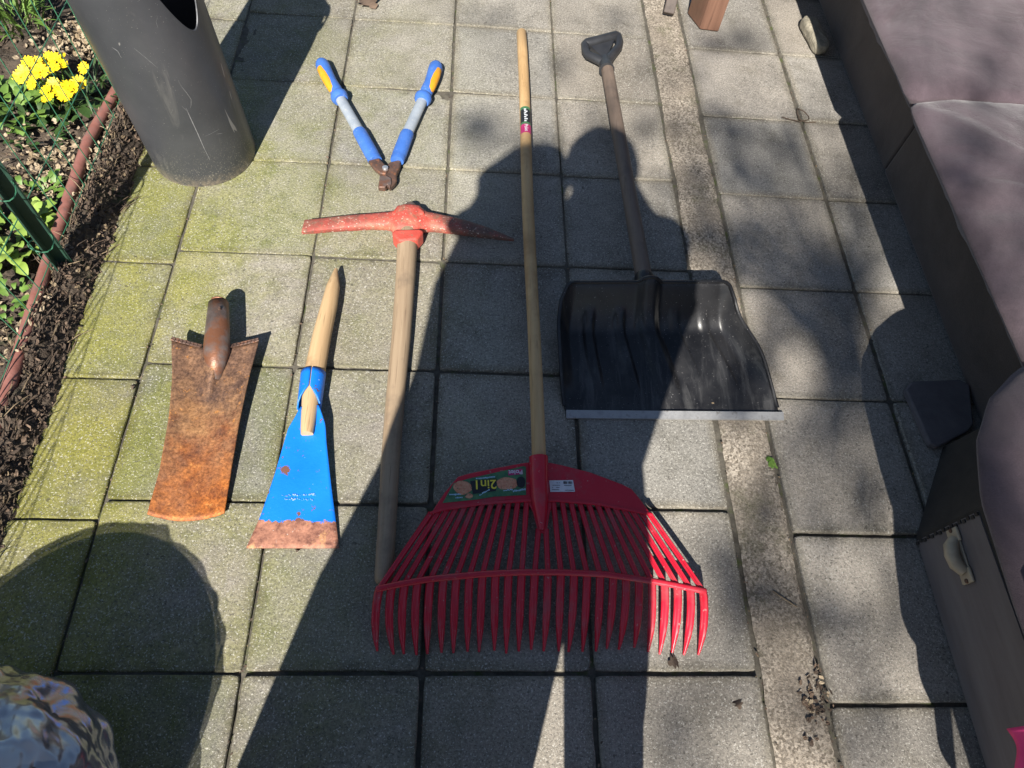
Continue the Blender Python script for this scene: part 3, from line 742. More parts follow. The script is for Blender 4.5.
b = MB(); b.prism([at(u, v, .029) for u, v in ((379.5, 176), (386, 175), (391, 178), (391.5, 183), (389.6, 187.5), (387.2, 184), (385, 187), (378.6, 187))], .006); b.build('cutting_blade', MT['rust_grey'], t, mods=[BEV(.0015)])
bp = at(385.3, 168.5, .029); b = MB(); b.tube([bp - Vector((0, 0, .01)), bp + Vector((0, 0, .004)), bp + Vector((0, 0, .006))], [.0075, .0075, .005], 12); b.build('pivot_bolt', MT['bolt'], t)

# ---- leaf rake
t = thing('leaf_rake', 'wide red plastic leaf rake with a long wooden handle', 'rake', at(540, 480))
ZP, ZB = .040, .047
r0 = at(521.5, 33, .016); r1 = at(538.8, 462, .052)
b = MB(); pts = [lerp(r0, r1, f) + Vector((.0015 * sin(f * 9), 0, 0)) for f in [i / 14 for i in range(15)]]
b.tube(pts, [.0150] * 5 + [.0146] * 5 + [.0140] * 5, 18, round_ends=True); hnd = b.build('handle', MT['wood_new'], t)
# printed label round the handle
la, lb = at(526.3, 114.5, .0), at(529.3, 141, .0)
f0 = (r0.y - la.y) / (r0.y - r1.y) + .012; f1 = (r0.y - lb.y) / (r0.y - r1.y) + .012
lab = MB(); axd = (r1 - r0).normalized(); sdd = axd.cross(Vector((0, 0, 1))).normalized(); upd = sdd.cross(axd)
def lring(f, k=1.0): return [lerp(r0, r1, f) + Vector((.0015 * sin(f * 9), 0, 0)) + (sdd * cos(a) + upd * sin(a)) * .0153 * k for a in (R(25) + R(130) * j / 10 for j in range(11))]
for m, (a_, b_) in enumerate(((0, .10), (.10, .60), (.60, .68), (.68, 1))):
    lab.cur = (1, 0, 1, 2)[m]; lab.rings([lring(lerp(f0, f1, a_)), lring(lerp(f0, f1, b_))], caps=False, closed=False)
lab.cur = 3
for i in range(7):
    p = lerp(r0, r1, lerp(f0, f1, .13 + .45 * i / 6)) + upd * .0160
    lab.box(p + sdd * .001 * (-1) ** i, (.009 if i % 2 else .006, .0035, .0006), Euler((0, 0, random.uniform(-.5, .5))))
lb_ = lab.build('label', [MT['ink'], MT['stick_green'], MT['magenta'], MT['white']], hnd)
def text(name, s, loc, size, rot, mt, parent, sx=1.0):
    cu = bpy.data.curves.new(name, 'FONT'); cu.body = s; cu.size = size; cu.align_x = 'CENTER'; cu.align_y = 'CENTER'; cu.offset = size * .012
    cu.materials.append(mt); o = bpy.data.objects.new(name, cu); COL.objects.link(o)
    o.parent = parent; o.location = Vector(loc) - origin(parent); o.rotation_euler = rot; o.scale = (sx, 1, 1)
    me = bpy.data.meshes.new_from_object(o); bpy.data.objects.remove(o); m = bpy.data.objects.new(name, me); COL.objects.link(m)
    m.parent = parent; m.location = Vector(loc) - origin(parent); m.rotation_euler = rot; m.scale = (sx, 1, 1)
    return m
c1 = lerp(r0, r1, lerp(f0, f1, .84)) + upd * .0162
c2 = lerp(r0, r1, lerp(f0, f1, .35)) + upd * .0162
text('lettering', 'Polet', c1 + Vector((.0005, 0, 0)), .0135, (0, 0, R(-88)), MT['white'], lb_, .95)
plate_px = [(432, 512), (435.5, 506), (445, 492), (458, 476.5), (470, 473), (500, 467), (523, 462.8), (529, 462), (550, 462.5), (560, 464.5), (590, 472), (606, 478), (622, 484), (632, 489), (641, 500), (649, 511), (653, 516), (640, 511.5), (620, 507), (599, 503.5), (575, 501), (556, 500), (550, 512), (547, 530), (543, 533.5), (538, 531), (533, 512), (527, 500), (505, 500.5), (483, 503), (455, 507.5), (440, 511)]
b = MB(); b.prism([at(u, v, ZP) for u, v in plate_px], .004); pl = b.build('plate', MT['rake_red'], t, mods=[BEV(.0016)])
b = MB(); b.tube([at(538.5, 457, .054), at(538.8, 462, .053), at(539, 480, .050), at(540, 500, .047), at(541, 515, .043), at(542, 530, .039)], [.0185, .0185, .0180, .0165, .012, .006], 18); 
b.build('socket', MT['rake_red'], t)
sp = at(541.5, 522, .0465); b = MB(); b.tube([sp, sp + Vector((0, 0, .0025))], [.0032, .0028], 10); b.build('screw', MT['bolt'], t)
bar_px = interp([(379.5, 588.5), (400, 584), (430, 579), (483, 574), (520, 572.3), (560, 572.3), (606, 574.3), (659, 582), (703, 590.5)], 26)
top_px = interp([(431, 513), (445, 509), (483, 503), (527, 500), (557, 500), (599, 503.5), (649, 513)], 26)
tip_px = interp([(378, 651), (395, 654), (418, 655.5), (450, 653.5), (487, 652), (540, 650), (590, 650), (631, 649), (653, 653), (697.5, 654)], 26)
NT = 26
for i in range(NT):
    a = at(*top_px[i], ZP - .002); c = at(*bar_px[i], ZB); d = at(*tip_px[i], .003)
    if i == 12: a = at(538.5, 529, ZP - .002)
    if i == 13: a = at(546, 529, ZP - .002)
    k = (i - 12.5) / 12.5
    c2_ = c + (d - c) * .12 + Vector((.004 * k, -.002, -.001)); m = c + (d - c) * .55 + Vector((.009 * k * abs(k) + random.gauss(0, .001), -.002, .010)); 
    d = d + Vector((random.gauss(0, .002), random.gauss(0, .002), 0))
    pts = [a, lerp(a, c, .5) + Vector((0, 0, .001)), lerp(a, c, .97)]; wd = [.0105, .0098, .0100]; th = [.005, .005, .006]
    ctl = [c, c2_, m, d]
    for f in (.08, .2, .35, .5, .65, .8, .92, 1):
        q = (1 - f) ** 3 * ctl[0] + 3 * f * (1 - f) ** 2 * ctl[1] + 3 * f * f * (1 - f) * ctl[2] + f ** 3 * ctl[3]
        pts.append(q); wd.append(lerp(.0150, .0130, f) if f < .75 else lerp(.0130, .0040, (f - .75) / .25)); th.append(lerp(.0068, .0045, f))
    b = MB(); b.ribbon(pts, wd, th); b.build('tine', MT['rake_red'], t, sharp=55)
bp_ = [at(u, v, ZB + .0025) for u, v in interp([(377.5, 589), (400, 584), (430, 579), (483, 574), (520, 572.3), (560, 572.3), (606, 574.3), (659, 582), (705, 591)], 40)]
b = MB(); b.tube(bp_, .0058, 10, flat=.75, round_ends=True); b.build('cross_bar', MT['rake_red'], t)
bp_ = [at(u, v, ZP + .0012) for u, v in interp([(431, 513), (445, 509), (483, 503.5), (527, 500.5), (557, 500.5), (599, 504), (652, 514.5)], 40)]
b = MB(); b.tube(bp_, .0032, 8, flat=.8, round_ends=True); b.build('plate_rim', MT['rake_red'], t)
# stickers
ZS = ZP + .0012
stk = MB(); stk.poly([at(u, v, ZS) for u, v in ((442.5, 503), (453.6, 483.4), (467, 479), (524, 466), (526, 467), (526, 495), (494.6, 496.6), (477, 499.5))])
stk.cur = 1; stk.poly([at(u, v, ZS + .0004) for u, v in ((470, 481), (497, 478.5), (496, 491), (473, 494))])
stk.cur = 2
def blob(cu, cv, ru, rv, n=18, z=ZS + .0004): return [at(cu + ru * (1 + .18 * N3(i, cu, 0, .9)) * cos(2 * pi * i / n), cv + rv * (1 + .18 * N3(i, cv, 4, .9)) * sin(2 * pi * i / n), z) for i in range(n)]
stk.poly(blob(507, 483.5, 11, 6.2)); stk.poly(blob(462.5, 487.5, 9, 6.8)); stk.poly(blob(469, 496, 4, 2.5))
stk.cur = 1; stk.poly(blob(521, 482, 4.5, 6))
stk.cur = 3; stk.poly([at(u, v, ZS + .0005) for u, v in ((508, 471), (522.5, 468.5), (523, 474), (508.5, 475.5))])
b = stk; b.cur = 4
def dashes(u0, v0, u1, v1, n, h, mtz=ZS + .0009):
    for i in range(n):
        f = i / (n - 1); p = at(lerp(u0, u1, f), lerp(v0, v1, f) + random.uniform(-.3, .3), mtz)
        b.box(p, (.0022, h * random.uniform(.5, 1.1), .0003))
dashes(476.5, 478.6, 494.5, 477.0, 13, .0030); dashes(450, 494.6, 460, 494.4, 8, .0034); dashes(456, 498, 462, 497.6, 5, .0028); dashes(513.5, 491, 525, 489.2, 9, .0044); dashes(504, 490.4, 512, 489.6, 7, .0030); dashes(480, 495, 489, 489.6, 8, .0028)
so = stk.build('sticker', [MT['stick_green'], MT['ink'], MT['leafprint'], MT['magenta'], MT['cyan']], t, smooth=False)
rz = R(180 + 3)
text('lettering', '2in1', at(485, 484, ZS + .0008), .0260, (0, 0, rz), MT['yellow_ink'], so, 1.0)
text('lettering', 'Polet', at(515.7, 472, ZS + .0009), .0125, (0, 0, rz), MT['white'], so, 1.05)
stk = MB(); stk.poly([at(u, v, ZS) for u, v in ((549.3, 480.5), (573, 480), (575, 491.7), (550.3, 491.9))])
b = stk; b.cur = 1
for i in range(9): b.box(at(564 + i * .75 * (1 + .3 * (i > 3)), 482.6, ZS + .0005), (.0007 if i % 3 else .0017, .0052, .0002))
for (u0, u1, v) in ((552.5, 560, 485.2), (564, 571.5, 485.4), (552, 553, 487.4), (556, 559.5, 487.4), (552, 559, 489.6), (565, 574, 490.2), (556.5, 558, 482.8), (559, 560, 482.8)):
    a, c = at(u0, v, ZS + .0005), at(u1, v, ZS + .0005); b.box((a + c) / 2, ((c - a).length, .0008, .0002))
stk.build('barcode_label', [MT['paper'], MT['ink']], t, smooth=False)

# ---- snow shovel
t = thing('snow_shovel', 'black plastic snow shovel with metal edge and wooden shaft', 'shovel', at(660, 350))
FL, FR = at(566, 414, .004), at(783, 416, .004)
BL, BR_ = at(566, 284.5, .100), at(731, 284, .100)
def scoop(s, tt):
    a = abs(2 * s - 1); tm = 1.0
    if a > .84: tm = 1 - .20 * (1 - math.sqrt(max(0, 1 - ((a - .84) / .16) ** 2)))      # rounded upper corners
    f = tt * tm
    fr = lerp(FL, FR, s); bk = lerp(BL, BR_, s)
    base_y = lerp(fr.y, bk.y + .006, 1 - (1 - f) ** 1.35)
    prof = .001 + .010 * f + .089 * sst(.60, 1.0, f) ** 1.1
    ed = max(0, 1 - s / .075) ** 1.5 + max(0, 1 - (1 - s) / .075) ** 1.5
    side = .048 * ed * sst(0, .45, f) * (1 - .75 * sst(.62, .95, f))
    rib = 0
    for c0, wd, h in ((.17, .028, .008), (.34, .028, .008), (.66, .026, .003), (.83, .026, .003), (.5, .055, .017)):
        rib += h * math.exp(-((s - c0) / wd) ** 4) * sst(.05, .3, f) * (1 - sst(.70, .82, f) * (c0 != .5))
    x = lerp(fr.x, bk.x, sst(-.15, 1.05, f) * .92 + .08 * f)
    x += -.014 * (1 - s) ** 3 * sin(pi * f)
    return Vector((x, base_y, prof + side + rib))
b = MB(); b.grid(scoop, 140, 70)
b.build('scoop', MT['scoop'], t, sharp=70, mods=[('SOLIDIFY', dict(thickness=.0035, offset=-1))])
rim = [scoop(0, i / 30) for i in range(2, 31)] + [scoop(i / 60, 1) for i in range(1, 60)] + [scoop(1, 1 - i / 30) for i in range(0, 29)]
b = MB(); b.tube(rim, .0042, 8); b.build('rim', MT['scoop'], t)
b = MB(); 
ed = [lerp(FL, FR, i / 20) for i in range(21)]
b.rings([[p + Vector((0, -.010, -.003)), p + Vector((0, -.010, .0015)), p + Vector((0, .007, .0055)), p + Vector((0, .007, -.003))] for p in ed]); b.build('metal_edge', MT['alu'], t, smooth=False)
s0 = at(607, 68, .030); s1 = at(644.5, 281, .080); s2 = s1 + (s1 - s0).normalized() * .012
b = MB(); b.tube([lerp(s0, s1, i / 10) for i in range(11)] + [s2], [.0178] * 8 + [.0185] * 4, 18); b.build('shaft', MT['wood_grey'], t)
b = MB(); q = (s1 - s0).normalized(); b.tube([s1 - q * .016, s1 - q * .008, s1 + q * .020], [.0205, .0228, .0225], 16); b.build('shaft_collar', MT['scoop'], t)
ga, gb = at(585, 44, .032), at(617.5, 35.5, .032)
b = MB(); b.tube([lerp(ga, gb, f) for f in (0, .05, .5, .95, 1)], [.012, .0145, .0142, .0145, .012], 14, round_ends=True)
nk = at(605.5, 63, .030)
for (P, sgn) in ((ga, 1), (gb, -1)):
    c_ = P + (nk - P) * .5 + (P - (ga + gb) / 2) * .42
    b.tube([P, lerp(P, c_, .6) + (P - (ga + gb) / 2) * .08, c_, lerp(c_, nk, .6), nk], [.0125, .0125, .0125, .014, .017], 12, flat=.9)
b.tube([nk - (s1 - s0).normalized() * .02, nk + (s1 - s0).normalized() * .035], [.016, .0225], 16)
mid = (ga + gb) / 2
b.prism([lerp(lerp(ga, gb, f), nk, k) + Vector((0, 0, .006)) for f, k in ((.04, .22), (.96, .22), (.86, .75), (.62, .98), (.38, .98), (.14, .75))], .014)
b.build('grip', MT['black_plastic'], t)

# ------------------------------------------------------------------ sofa and neighbours
def cushion(name, mat, parent, c, size, rnd=.06, amp=.008, seed=0, nx=44, top=.03, exx=5):
    """upholstered block: superellipsoid body, sagging folds"""
    b = MB(); c = Vector(c); hx, hy, hz = (q / 2 for q in size)
    def sp(w, m): return math.copysign(abs(w) ** m, w)
    nu, nv = nx * 2, nx
    def fn(s, tt):
        a = 2 * pi * s; e = pi * (tt - .5); m1, m2 = 1.6 / exx, 2.2 / exx
        x = hx * sp(cos(e), m1) * sp(cos(a), m2); y = hy * sp(cos(e), m1) * sp(sin(a), m2); z = hz * sp(sin(e), m1)
        p = Vector((x, y, z)); nn = Vector((x / hx ** 2, y / hy ** 2, z / hz ** 2)).normalized()
        f = N3(c.x + x, (c.y + y) * 1.6, z + seed, 5) * amp + N3((c.x + x) * .7, (c.y + y) * 2.4, z + seed + 5, 16) * amp * .35
        return c + p + nn * f + Vector((0, 0, top * max(0, z / hz) * (1 - (x / hx) ** 2) * (1 - (y / hy) ** 2)))
    b.grid(fn, nu, nv)
    return b.build(name, mat, parent, sharp=80)
t = thing('sofa', 'long low mauve velour sofa with a dark brown front panel', 'sofa', (1.45, .5, 0))
b = MB()
b.rings([[Vector((1.190, y, .004)), Vector((1.188, y, .270)), Vector((1.9, y, .270)), Vector((1.9, y, .004))] for y in (-.44, .38)])
b.rings([[Vector((1.192, y, .004)), Vector((1.190, y, .2695)), Vector((1.9, y, .2695)), Vector((1.9, y, .004))] for y in (.384, .9, 1.05, 1.75)])
b.build('base', MT['velour_dark'], t, mods=[BEV(.008, 3)])
def seat(name, ol, parent, z0, z1, ctr, crown=.018, rad=.022, seed=0, n=140):
    """seat with an arbitrary outline: straight lip, rolled upper edge, creased top"""
    ol = interp(ol + [ol[0]], n + 1)[:-1]; b = MB(); rs = []
    prof = [(z0, .09), (z0 + .003, .040), (z0 + .010, .030), (z1 - rad * .9, .001), (z1 - rad * .75, 0), (z1 - rad * .55, rad * .18), (z1 - rad * .2, rad * .5), (z1, rad * 1.2), (z1 + crown * .3, .05), (z1 + crown * .6, .10), (z1 + crown * .8, .16), (z1 + crown, .24)]
    for (z, d) in prof:
        ring = []
        for (x, y) in ol:
            dl = math.hypot(ctr[0] - x, ctr[1] - y); k = min(.97, d / dl * 1.25)
            X, Y = lerp(x, ctr[0], k), lerp(y, ctr[1], k)
            if z < z1 - rad * .8: X, Y = (x + d if x < ctr[0] else x), y       # the lip leans back under the seat
            nn = .005 * N3(X, Y * .8, z + seed, 7) + .0022 * N3(X, Y * 1.2, z * 2 + seed, 15) - (.0045 * max(0, 1 - abs(N3(X * .8, Y * 1.5, seed, 8)) / .09) if .004 < d < .2 else 0)
            ring.append(Vector((X - (ctr[0] - X) / dl * nn * .6, Y - (ctr[1] - Y) / dl * nn * .6, z + nn * (1.5 if d > .02 else .6))))
        rs.append(ring)
    rs.append([lerp(p, Vector((ctr[0], ctr[1], p.z)), .55) + Vector((0, 0, .003 * N3(p.x, p.y, 7, 9))) for p in rs[-1]])
    b.rings(rs); return b.build(name, MT['velour'], parent, sharp=80)
seat('seat_cushion', [(1.75, -.50), (1.032, -.50), (1.030, .225), (1.045, .243), (1.12, .262), (1.75, .262)], t, .278, .340, (1.40, -.12), seed=3)
seat('seat_cushion', [(1.75, .266), (1.12, .266), (1.045, .250), (1.032, .268), (1.036, 1.62), (1.75, 1.62)], t, .278, .340, (1.40, .95), seed=13, n=180)
cushion('backrest', MT['velour'], t, (1.80, .4, .45), (.32, 2.5, .62), seed=21)
# near corner element
t = thing('ottoman', 'mauve upholstered sofa corner piece with a white handle on its base', 'ottoman', (1.3, -.9, 0))
out = [(.962, -.655), (1.085, -.455), (1.12, -.445), (1.9, -.445), (1.9, -1.7), (.962, -1.7)]
b = MB(); ins = lambda z, d: [Vector((x + (d if x < 1.1 else 0), y - (d if y > -.5 else 0), z)) for x, y in out]
b.rings([ins(.004, 0), ins(.19, .012)]); b.build('base', MT['underside'], t, smooth=False)
b = MB(); b.rings([[Vector((x, y, z)) for (x, y, z) in ((.9605 + .010 * k, -.662, .006 + .17 * k), (.9605 + .010 * k, -1.69, .006 + .17 * k), (.964 + .010 * k, -1.69, .006 + .17 * k), (.964 + .010 * k, -.662, .006 + .17 * k))] for k in (0, 1)])
pn = b.build('front_panel', MT['board'], t, smooth=False)
b = MB()
for i in range(16):                            # stitched edge of the corner cloth
    f = i / 15; b.box((.9595 + .010 * f, -.668 + .002 * (i % 2), .008 + .165 * f), (.004, .006, .007))
b.build('stitching', MT['underside'], pn, smooth=False)
# handle
ha, hb = at(954, 529, .085), at(969, 577, .085); ha.x = hb.x = .958
ha, hb = Vector((.961, -.684, .108)), Vector((.961, -.758, .106))
b = MB()
b.box(lerp(ha, hb, .5) + Vector((.0035, 0, 0)), (.003, .10, .022))
hn = b.build('handle', MT['ivory'], t, mods=[BEV(.001)])
for p in (ha, hb):
    b = MB(); b.box(p + Vector((.002, 0, 0)), (.006, .026, .030)); b.build('mount', MT['ivory'], hn, mods=[BEV(.0025)])
b = MB(); mids = [ha + Vector((0, -.008, 0)), ha + Vector((-.010, -.020, 0)), lerp(ha, hb, .5) + Vector((-.013, 0, 0)), hb + Vector((-.010, .020, 0)), hb + Vector((0, .008, 0))]
b.tube(mids, [.010, .0125, .013, .0125, .010], 12); b.build('grip_bar', MT['ivory'], hn)
for p in (ha, hb):
    b = MB(); q = p + Vector((-.0005, .009 if p is ha else -.009, 0)); b.tube([q, q - Vector((.002, 0, 0))], [.0045, .004], 10); b.build('screw', MT['rust_dark'], hn)
# seat: chamfered outline, overhanging
ol = [(1.9, -1.75), (.852, -1.75), (.848, -.86), (.856, -.70), (.885, -.60), (.935, -.522), (1.00, -.465), (1.10, -.42), (1.25, -.40), (1.9, -.40)]
st = seat('seat_cushion', ol, t, .295, .372, (1.40, -1.05), crown=.03, rad=.05, seed=21, n=200)
ol = [(1.9, -1.6), (.846, -1.6), (.843, -.96), (.850, -.86), (1.0, -.83), (1.9, -.80)]
seat('armrest', ol, t, .300, .425, (1.40, -1.2), crown=.015, rad=.03, seed=33, n=160)

b = MB(); b.prism([at(u, v, .020) for u, v in ((906, 389), (912, 381), (960, 379), (970, 384), (974, 424), (969, 431), (938, 447), (930, 443))], .017)
tag(b.build('cloth_pad', MT['pad'], mods=[BEV(.004, 3)]), 'small dull grey pad lying on the paving in the sofa shadow', 'pad')
b = MB()
def drape(s_, tt):
    y = lerp(-1.38, -1.012, s_) + .012 * N3(tt * 3, s_ * 4, 2); wv = .010 * sin(s_ * 21) + .006 * N3(s_ * 9, tt * 2, 4)
    if tt < .5: return Vector((lerp(1.12, .842, tt * 2), y, .450 + wv * .5 + .008 * N3(s_ * 5, tt * 8, 9)))
    k = (tt - .5) * 2; return Vector((.838 - .004 * sin(k * 2.4) + wv * .5, y, lerp(.446, .248 + .02 * N3(s_ * 6, 0, 3), k)))
b.grid(drape, 60, 40); tag(b.build('pink_cloth', MT['pink'], sharp=80, mods=[('SOLIDIFY', dict(thickness=.004, offset=0))]), 'hot pink cloth hanging over the edge of the sofa corner piece', 'cloth')
# stone
b = MB(); sc = at(814, 36, .018)
def stn(s, tt):
    a = s * 2 * pi; e = (tt - .5) * pi; sp = lambda w: math.copysign(abs(w) ** .55, w)
    q = Vector((.026 * sp(cos(e)) * sp(cos(a)), .080 * sp(cos(e)) * sp(sin(a)), .022 * sp(sin(e))))
    q += q.normalized() * (.005 * N3(q.x, q.y, q.z, 30) + .003 * N3(q.x, q.y, q.z, 90))
    return Vector((q.x * cos(.12) - q.y * sin(.12), q.x * sin(.12) + q.y * cos(.12), q.z)) + Vector((sc.x, sc.y, .022))
b.grid(stn, 40, 24); tag(b.build('stone', MT['stone']), 'pale oblong stone lying beside the far end of the sofa', 'stone')

# ------------------------------------------------------------------ wooden table at the far side
lp = [at(u, v) for u, v in ((689, 18), (699, 31), (718, 33.5))]
e1 = lp[1] - lp[0]; l4 = lp[2] - e1 * 1.25; lp[0] = lp[1] - e1 * 1.25
t = thing('garden_table', 'wooden garden table with a thick reddish leg and dark brace', 'table', lp[1])
b = MB(); foot = [lp[0], lp[1], lp[2], l4]
b.rings([[p + Vector((0, 0, z)) for p in foot] for z in (.005, .70)]); b.build('leg', MT['wood_red'], t, smooth=False, mods=[BEV(.004)])
a_ = at(667, 22, .0); c_ = at(686, -6, .0); top_ = c_ + Vector((.06, .16, .42))
b = MB(); p0_, p1_ = a_ + Vector((0, .01, .02)), Vector((.80, 1.55, .69)); dd = (p1_ - p0_).normalized(); sx_ = dd.cross(Vector((0, 0, 1))).normalized(); ux_ = sx_.cross(dd)
b.rings([[p + sx_ * i * .017 + ux_ * j * .017 for i, j in ((-1, -1), (1, -1), (1, 1), (-1, 1))] for p in (p0_, p1_)]); b.build('brace', MT['wood_dark'], t, smooth=False, mods=[BEV(.003)])
b = MB(); b.rings([[p + Vector((.75, .35, z)) for p in foot] for z in (.0, .70)]); b.build('leg', MT['wood_red'], t, smooth=False)
b = MB(); b.rings([[p + Vector((0, .75, z)) for p in foot] for z in (.0, .70)]); b.build('leg', MT['wood_red'], t, smooth=False)
for k in range(7):
    b = MB(); b.box((1.15, 1.05 + .105 * k, .715), (1.1, .098, .028)); b.build('board', MT['wood_red'], t, smooth=False)

# ------------------------------------------------------------------ refuse bag
bc = Vector((-.625, -1.155, .165))
t = thing('refuse_bag', 'crumpled clear plastic refuse bag standing on the paving', 'bag', (bc.x, bc.y, 0))
rb = random.Random(5)
folds = [(Vector((rb.gauss(0, 1), rb.gauss(0, 1), rb.gauss(0, 1))).normalized(), rb.uniform(2.6, 8), rb.random()) for _ in range(24)]
def bagf(r, amp, n):
    def fn(s, tt):
        a = s * 2 * pi; e = (tt - .5) * pi
        d = Vector((cos(e) * cos(a), cos(e) * sin(a), sin(e)))
        w_ = d + Vector((N3(d.x, d.y, d.z, 2.2), N3(d.y, d.z, d.x, 2.2), N3(d.z, d.x, d.y, 2.2))) * .16
        k = 1.0
        for q, f, ph in folds[:n]: k -= amp / f * 2 * (abs(((w_.dot(q) * f * .8 + ph) % 1.0) - .5) - .25)
        k *= r
        return bc + Vector((d.x * k, d.y * k, max(-bc.z + .004, d.z * k * (.74 if d.z < 0 else .80))))
    return fn
b = MB(); b.grid(bagf(.231, .004, 5), 90, 60); b.build('refuse', MT['black_bin'], t)
b = MB(); b.grid(bagf(.240, .052, 24), 460, 280); b.build('film', MT['film'], t, sharp=180)

# ------------------------------------------------------------------ small things on the paving
def dry_leaf(u, v, L, Wd, yaw, label, mt):
    p = at(u, v, .002); b = MB(); n = 14
    ptsL = []
    for side in (1, -1):
        for i in range(n + 1):
            f = i / n if side == 1 else 1 - i / n
            wv = Wd * .5 * (sin(pi * f) ** .8) * (1 + .45 * sin(f * 22)) * side
            x = (f - .5) * L; ptsL.append(Vector((x * cos(yaw) - wv * sin(yaw), x * sin(yaw) + wv * cos(yaw), .004 * sin(f * 5) + .25 * abs(wv))))
    vs = [p + q for q in ptsL]; m = len(vs)
    ctr = [p + Vector(((i / n - .5) * L * cos(yaw), (i / n - .5) * L * sin(yaw), .001 + .004 * sin(i / n * 5))) for i in range(n + 1)]
    b.rings([vs[:n + 1], ctr, vs[n + 1:][::-1]], caps=False, closed=False)
    tag(b.build('dry_leaf', mt), label, 'leaf')
dry_leaf(368, 3, .075, .06, 2.3, 'curled brown dead leaf on the paving above the cutters', MT['mulch'][3])
dry_leaf(737, 703, .022, .014, 1.9, 'tiny dark dead leaf on the slab by the concrete strip', MT['mulch'][0])
dry_leaf(674, 662, .025, .02, .3, 'small dark leaf fragment beside the rightmost rake tines', MT['mulch'][0])
dry_leaf(298, 550, .010, .008, 1.2, 'dark crumb just below the scraper blade', MT['mulch'][0])
dry_leaf(134, 386, .018, .008, 1.5, 'dark speck on the mossy slab left of the spade', MT['mulch'][0])
b = MB()
cpt = [at(u, v, .004) for u, v in ((782, 117), (790, 119.5), (800, 121.5), (808, 120), (809, 117), (804, 111.5), (798, 108.5), (797, 112), (799, 119), (806, 122.5), (816, 122))]
b.tube(cpt, .0016, 6); tag(b.build('twig', MT['mulch'][0]), 'thin dark curled twig on a slab joint near the sofa', 'twig')
b = MB(); b.tube([at(773, 591, .004), at(783, 598, .006), at(797, 607, .004)], .0012, 5); tag(b.build('twig', MT['mulch'][1]), 'pale straight straw lying on the concrete strip', 'twig')
b = MB()
for i in range(70):
    p = at(random.gauss(816, 7), random.gauss(704, 18), .004); b.cur = random.choice((0, 0, 3, 3, 1, 2) if random.random() < .5 else (0, 3))
    L = random.uniform(.005, .013); bit(b, p, L, L * random.uniform(.3, .8), random.uniform(0, 6), random.gauss(0, .4), random.gauss(0, .4), .3)
for i in range(500):                                     # crumbs caught in the joints
    y = random.uniform(-1.2, 1.3); x = random.choice((.596, .7055, 1.003, -.6071, .0, .2958, -.3014)) + random.gauss(0, .004)
    p = Vector((x, y, random.uniform(-.003, .002))); b.cur = random.choice((0, 3, 3, 1)); L = random.uniform(.002, .007)
    bit(b, p, L, L * .6, random.uniform(0, 6), 0, 0, .2)
tag(b.build('debris', MT['mulch'], smooth=False), 'dead leaf crumbs and grit lying in the paving joints', 'debris', kind='stuff')
wp = at(770, 464, 0); t = thing('weed', 'tiny green weed in the joint beside the concrete strip', 'weed', wp)
b = MB()
for i in range(12): plant_leaf(b, (wp.x + random.gauss(0, .003), wp.y + random.gauss(0, .005), .0), .016, .007, random.uniform(0, 6.3), .7, .5)
b.build('foliage', MT['leaf'], t)

# ------------------------------------------------------------------ person behind the camera
PY = -1.42
t = thing('person', 'person in a long dark coat whose shadow falls over the tools', 'person', (0, PY, 0))
jt = [(-.02, PY, .92, .15, .11), (-.02, PY, 1.12, .145, .11), (-.02, PY, 1.32, .16, .11), (-.01, PY, 1.42, .09, .08), (0, PY + .01, 1.48, .055, .055), (0, PY + .03, 1.54, .075, .085), (0, PY + .02, 1.62, .085, .095), (0, PY + .01, 1.675, .06, .07),
      (.17, PY, 1.37, .065, .06), (.235, PY + .05, 1.16, .05, .05), (.15, PY + .17, 1.20, .038, .038), (.12, PY + .21, 1.22, .04, .02),
      (-.21, PY, 1.38, .065, .06), (-.275, PY + .06, 1.33, .05, .05), (-.24, PY + .04, 1.46, .045, .045), (-.20, PY + .03, 1.52, .045, .035),
      (.14, PY, .84, .09, .09), (.225, PY + .01, .48, .055, .06), (.225, PY, .10, .045, .05), (.225, PY + .12, .045, .042, .04),
      (-.14, PY, .84, .09, .09), (-.16, PY + .01, .48, .06, .065), (-.17, PY, .10, .045, .05), (-.17, PY + .12, .045, .042, .04)]
ed = [(0, 1), (1, 2), (2, 3), (3, 4), (4, 5), (5, 6), (6, 7), (2, 8), (8, 9), (9, 10), (10, 11), (2, 12), (12, 13), (13, 14), (14, 15), (0, 16), (16, 17), (17, 18), (18, 19), (0, 20), (20, 21), (21, 22), (22, 23)]
def fingers(base, dirv, side):
    i0 = len(jt)
    for k in range(5):
        o = (k - 2) * .015
        b0 = Vector(base) + Vector(side) * o; b1 = b0 + Vector(dirv) * (.045 if k else .03) + Vector(side) * o * .5; b2 = b1 + Vector(dirv) * (.03 + .006 * (k in (2, 3)))
        i = len(jt); jt.append((*b1, .009, .009)); jt.append((*b2, .007, .007)); yield (i, i + 1)
for root, dv, sv in ((11, (-.35, .6, .5), (.5, .1, .6)), (15, (.1, .1, .9), (.6, .7, 0))):
    for i, j in fingers(jt[root][:3], dv, sv): ed += [(root, i), (i, j)]
me = bpy.data.meshes.new('body'); me.from_pydata([Vector(j[:3]) - Vector((0, PY, 0)) for j in jt], ed, [])
ob = bpy.data.objects.new('body', me); COL.objects.link(ob); ob.parent = t; me.materials.append(MT['skin'])
md = ob.modifiers.new('skin', 'SKIN'); md.use_smooth_shade = True
for v_, j in zip(me.skin_vertices[0].data, jt): v_.radius = (j[3], j[4])
me.skin_vertices[0].data[0].use_root = True
ob.modifiers.new('sub', 'SUBSURF').levels = 1
b = MB(); rs = []
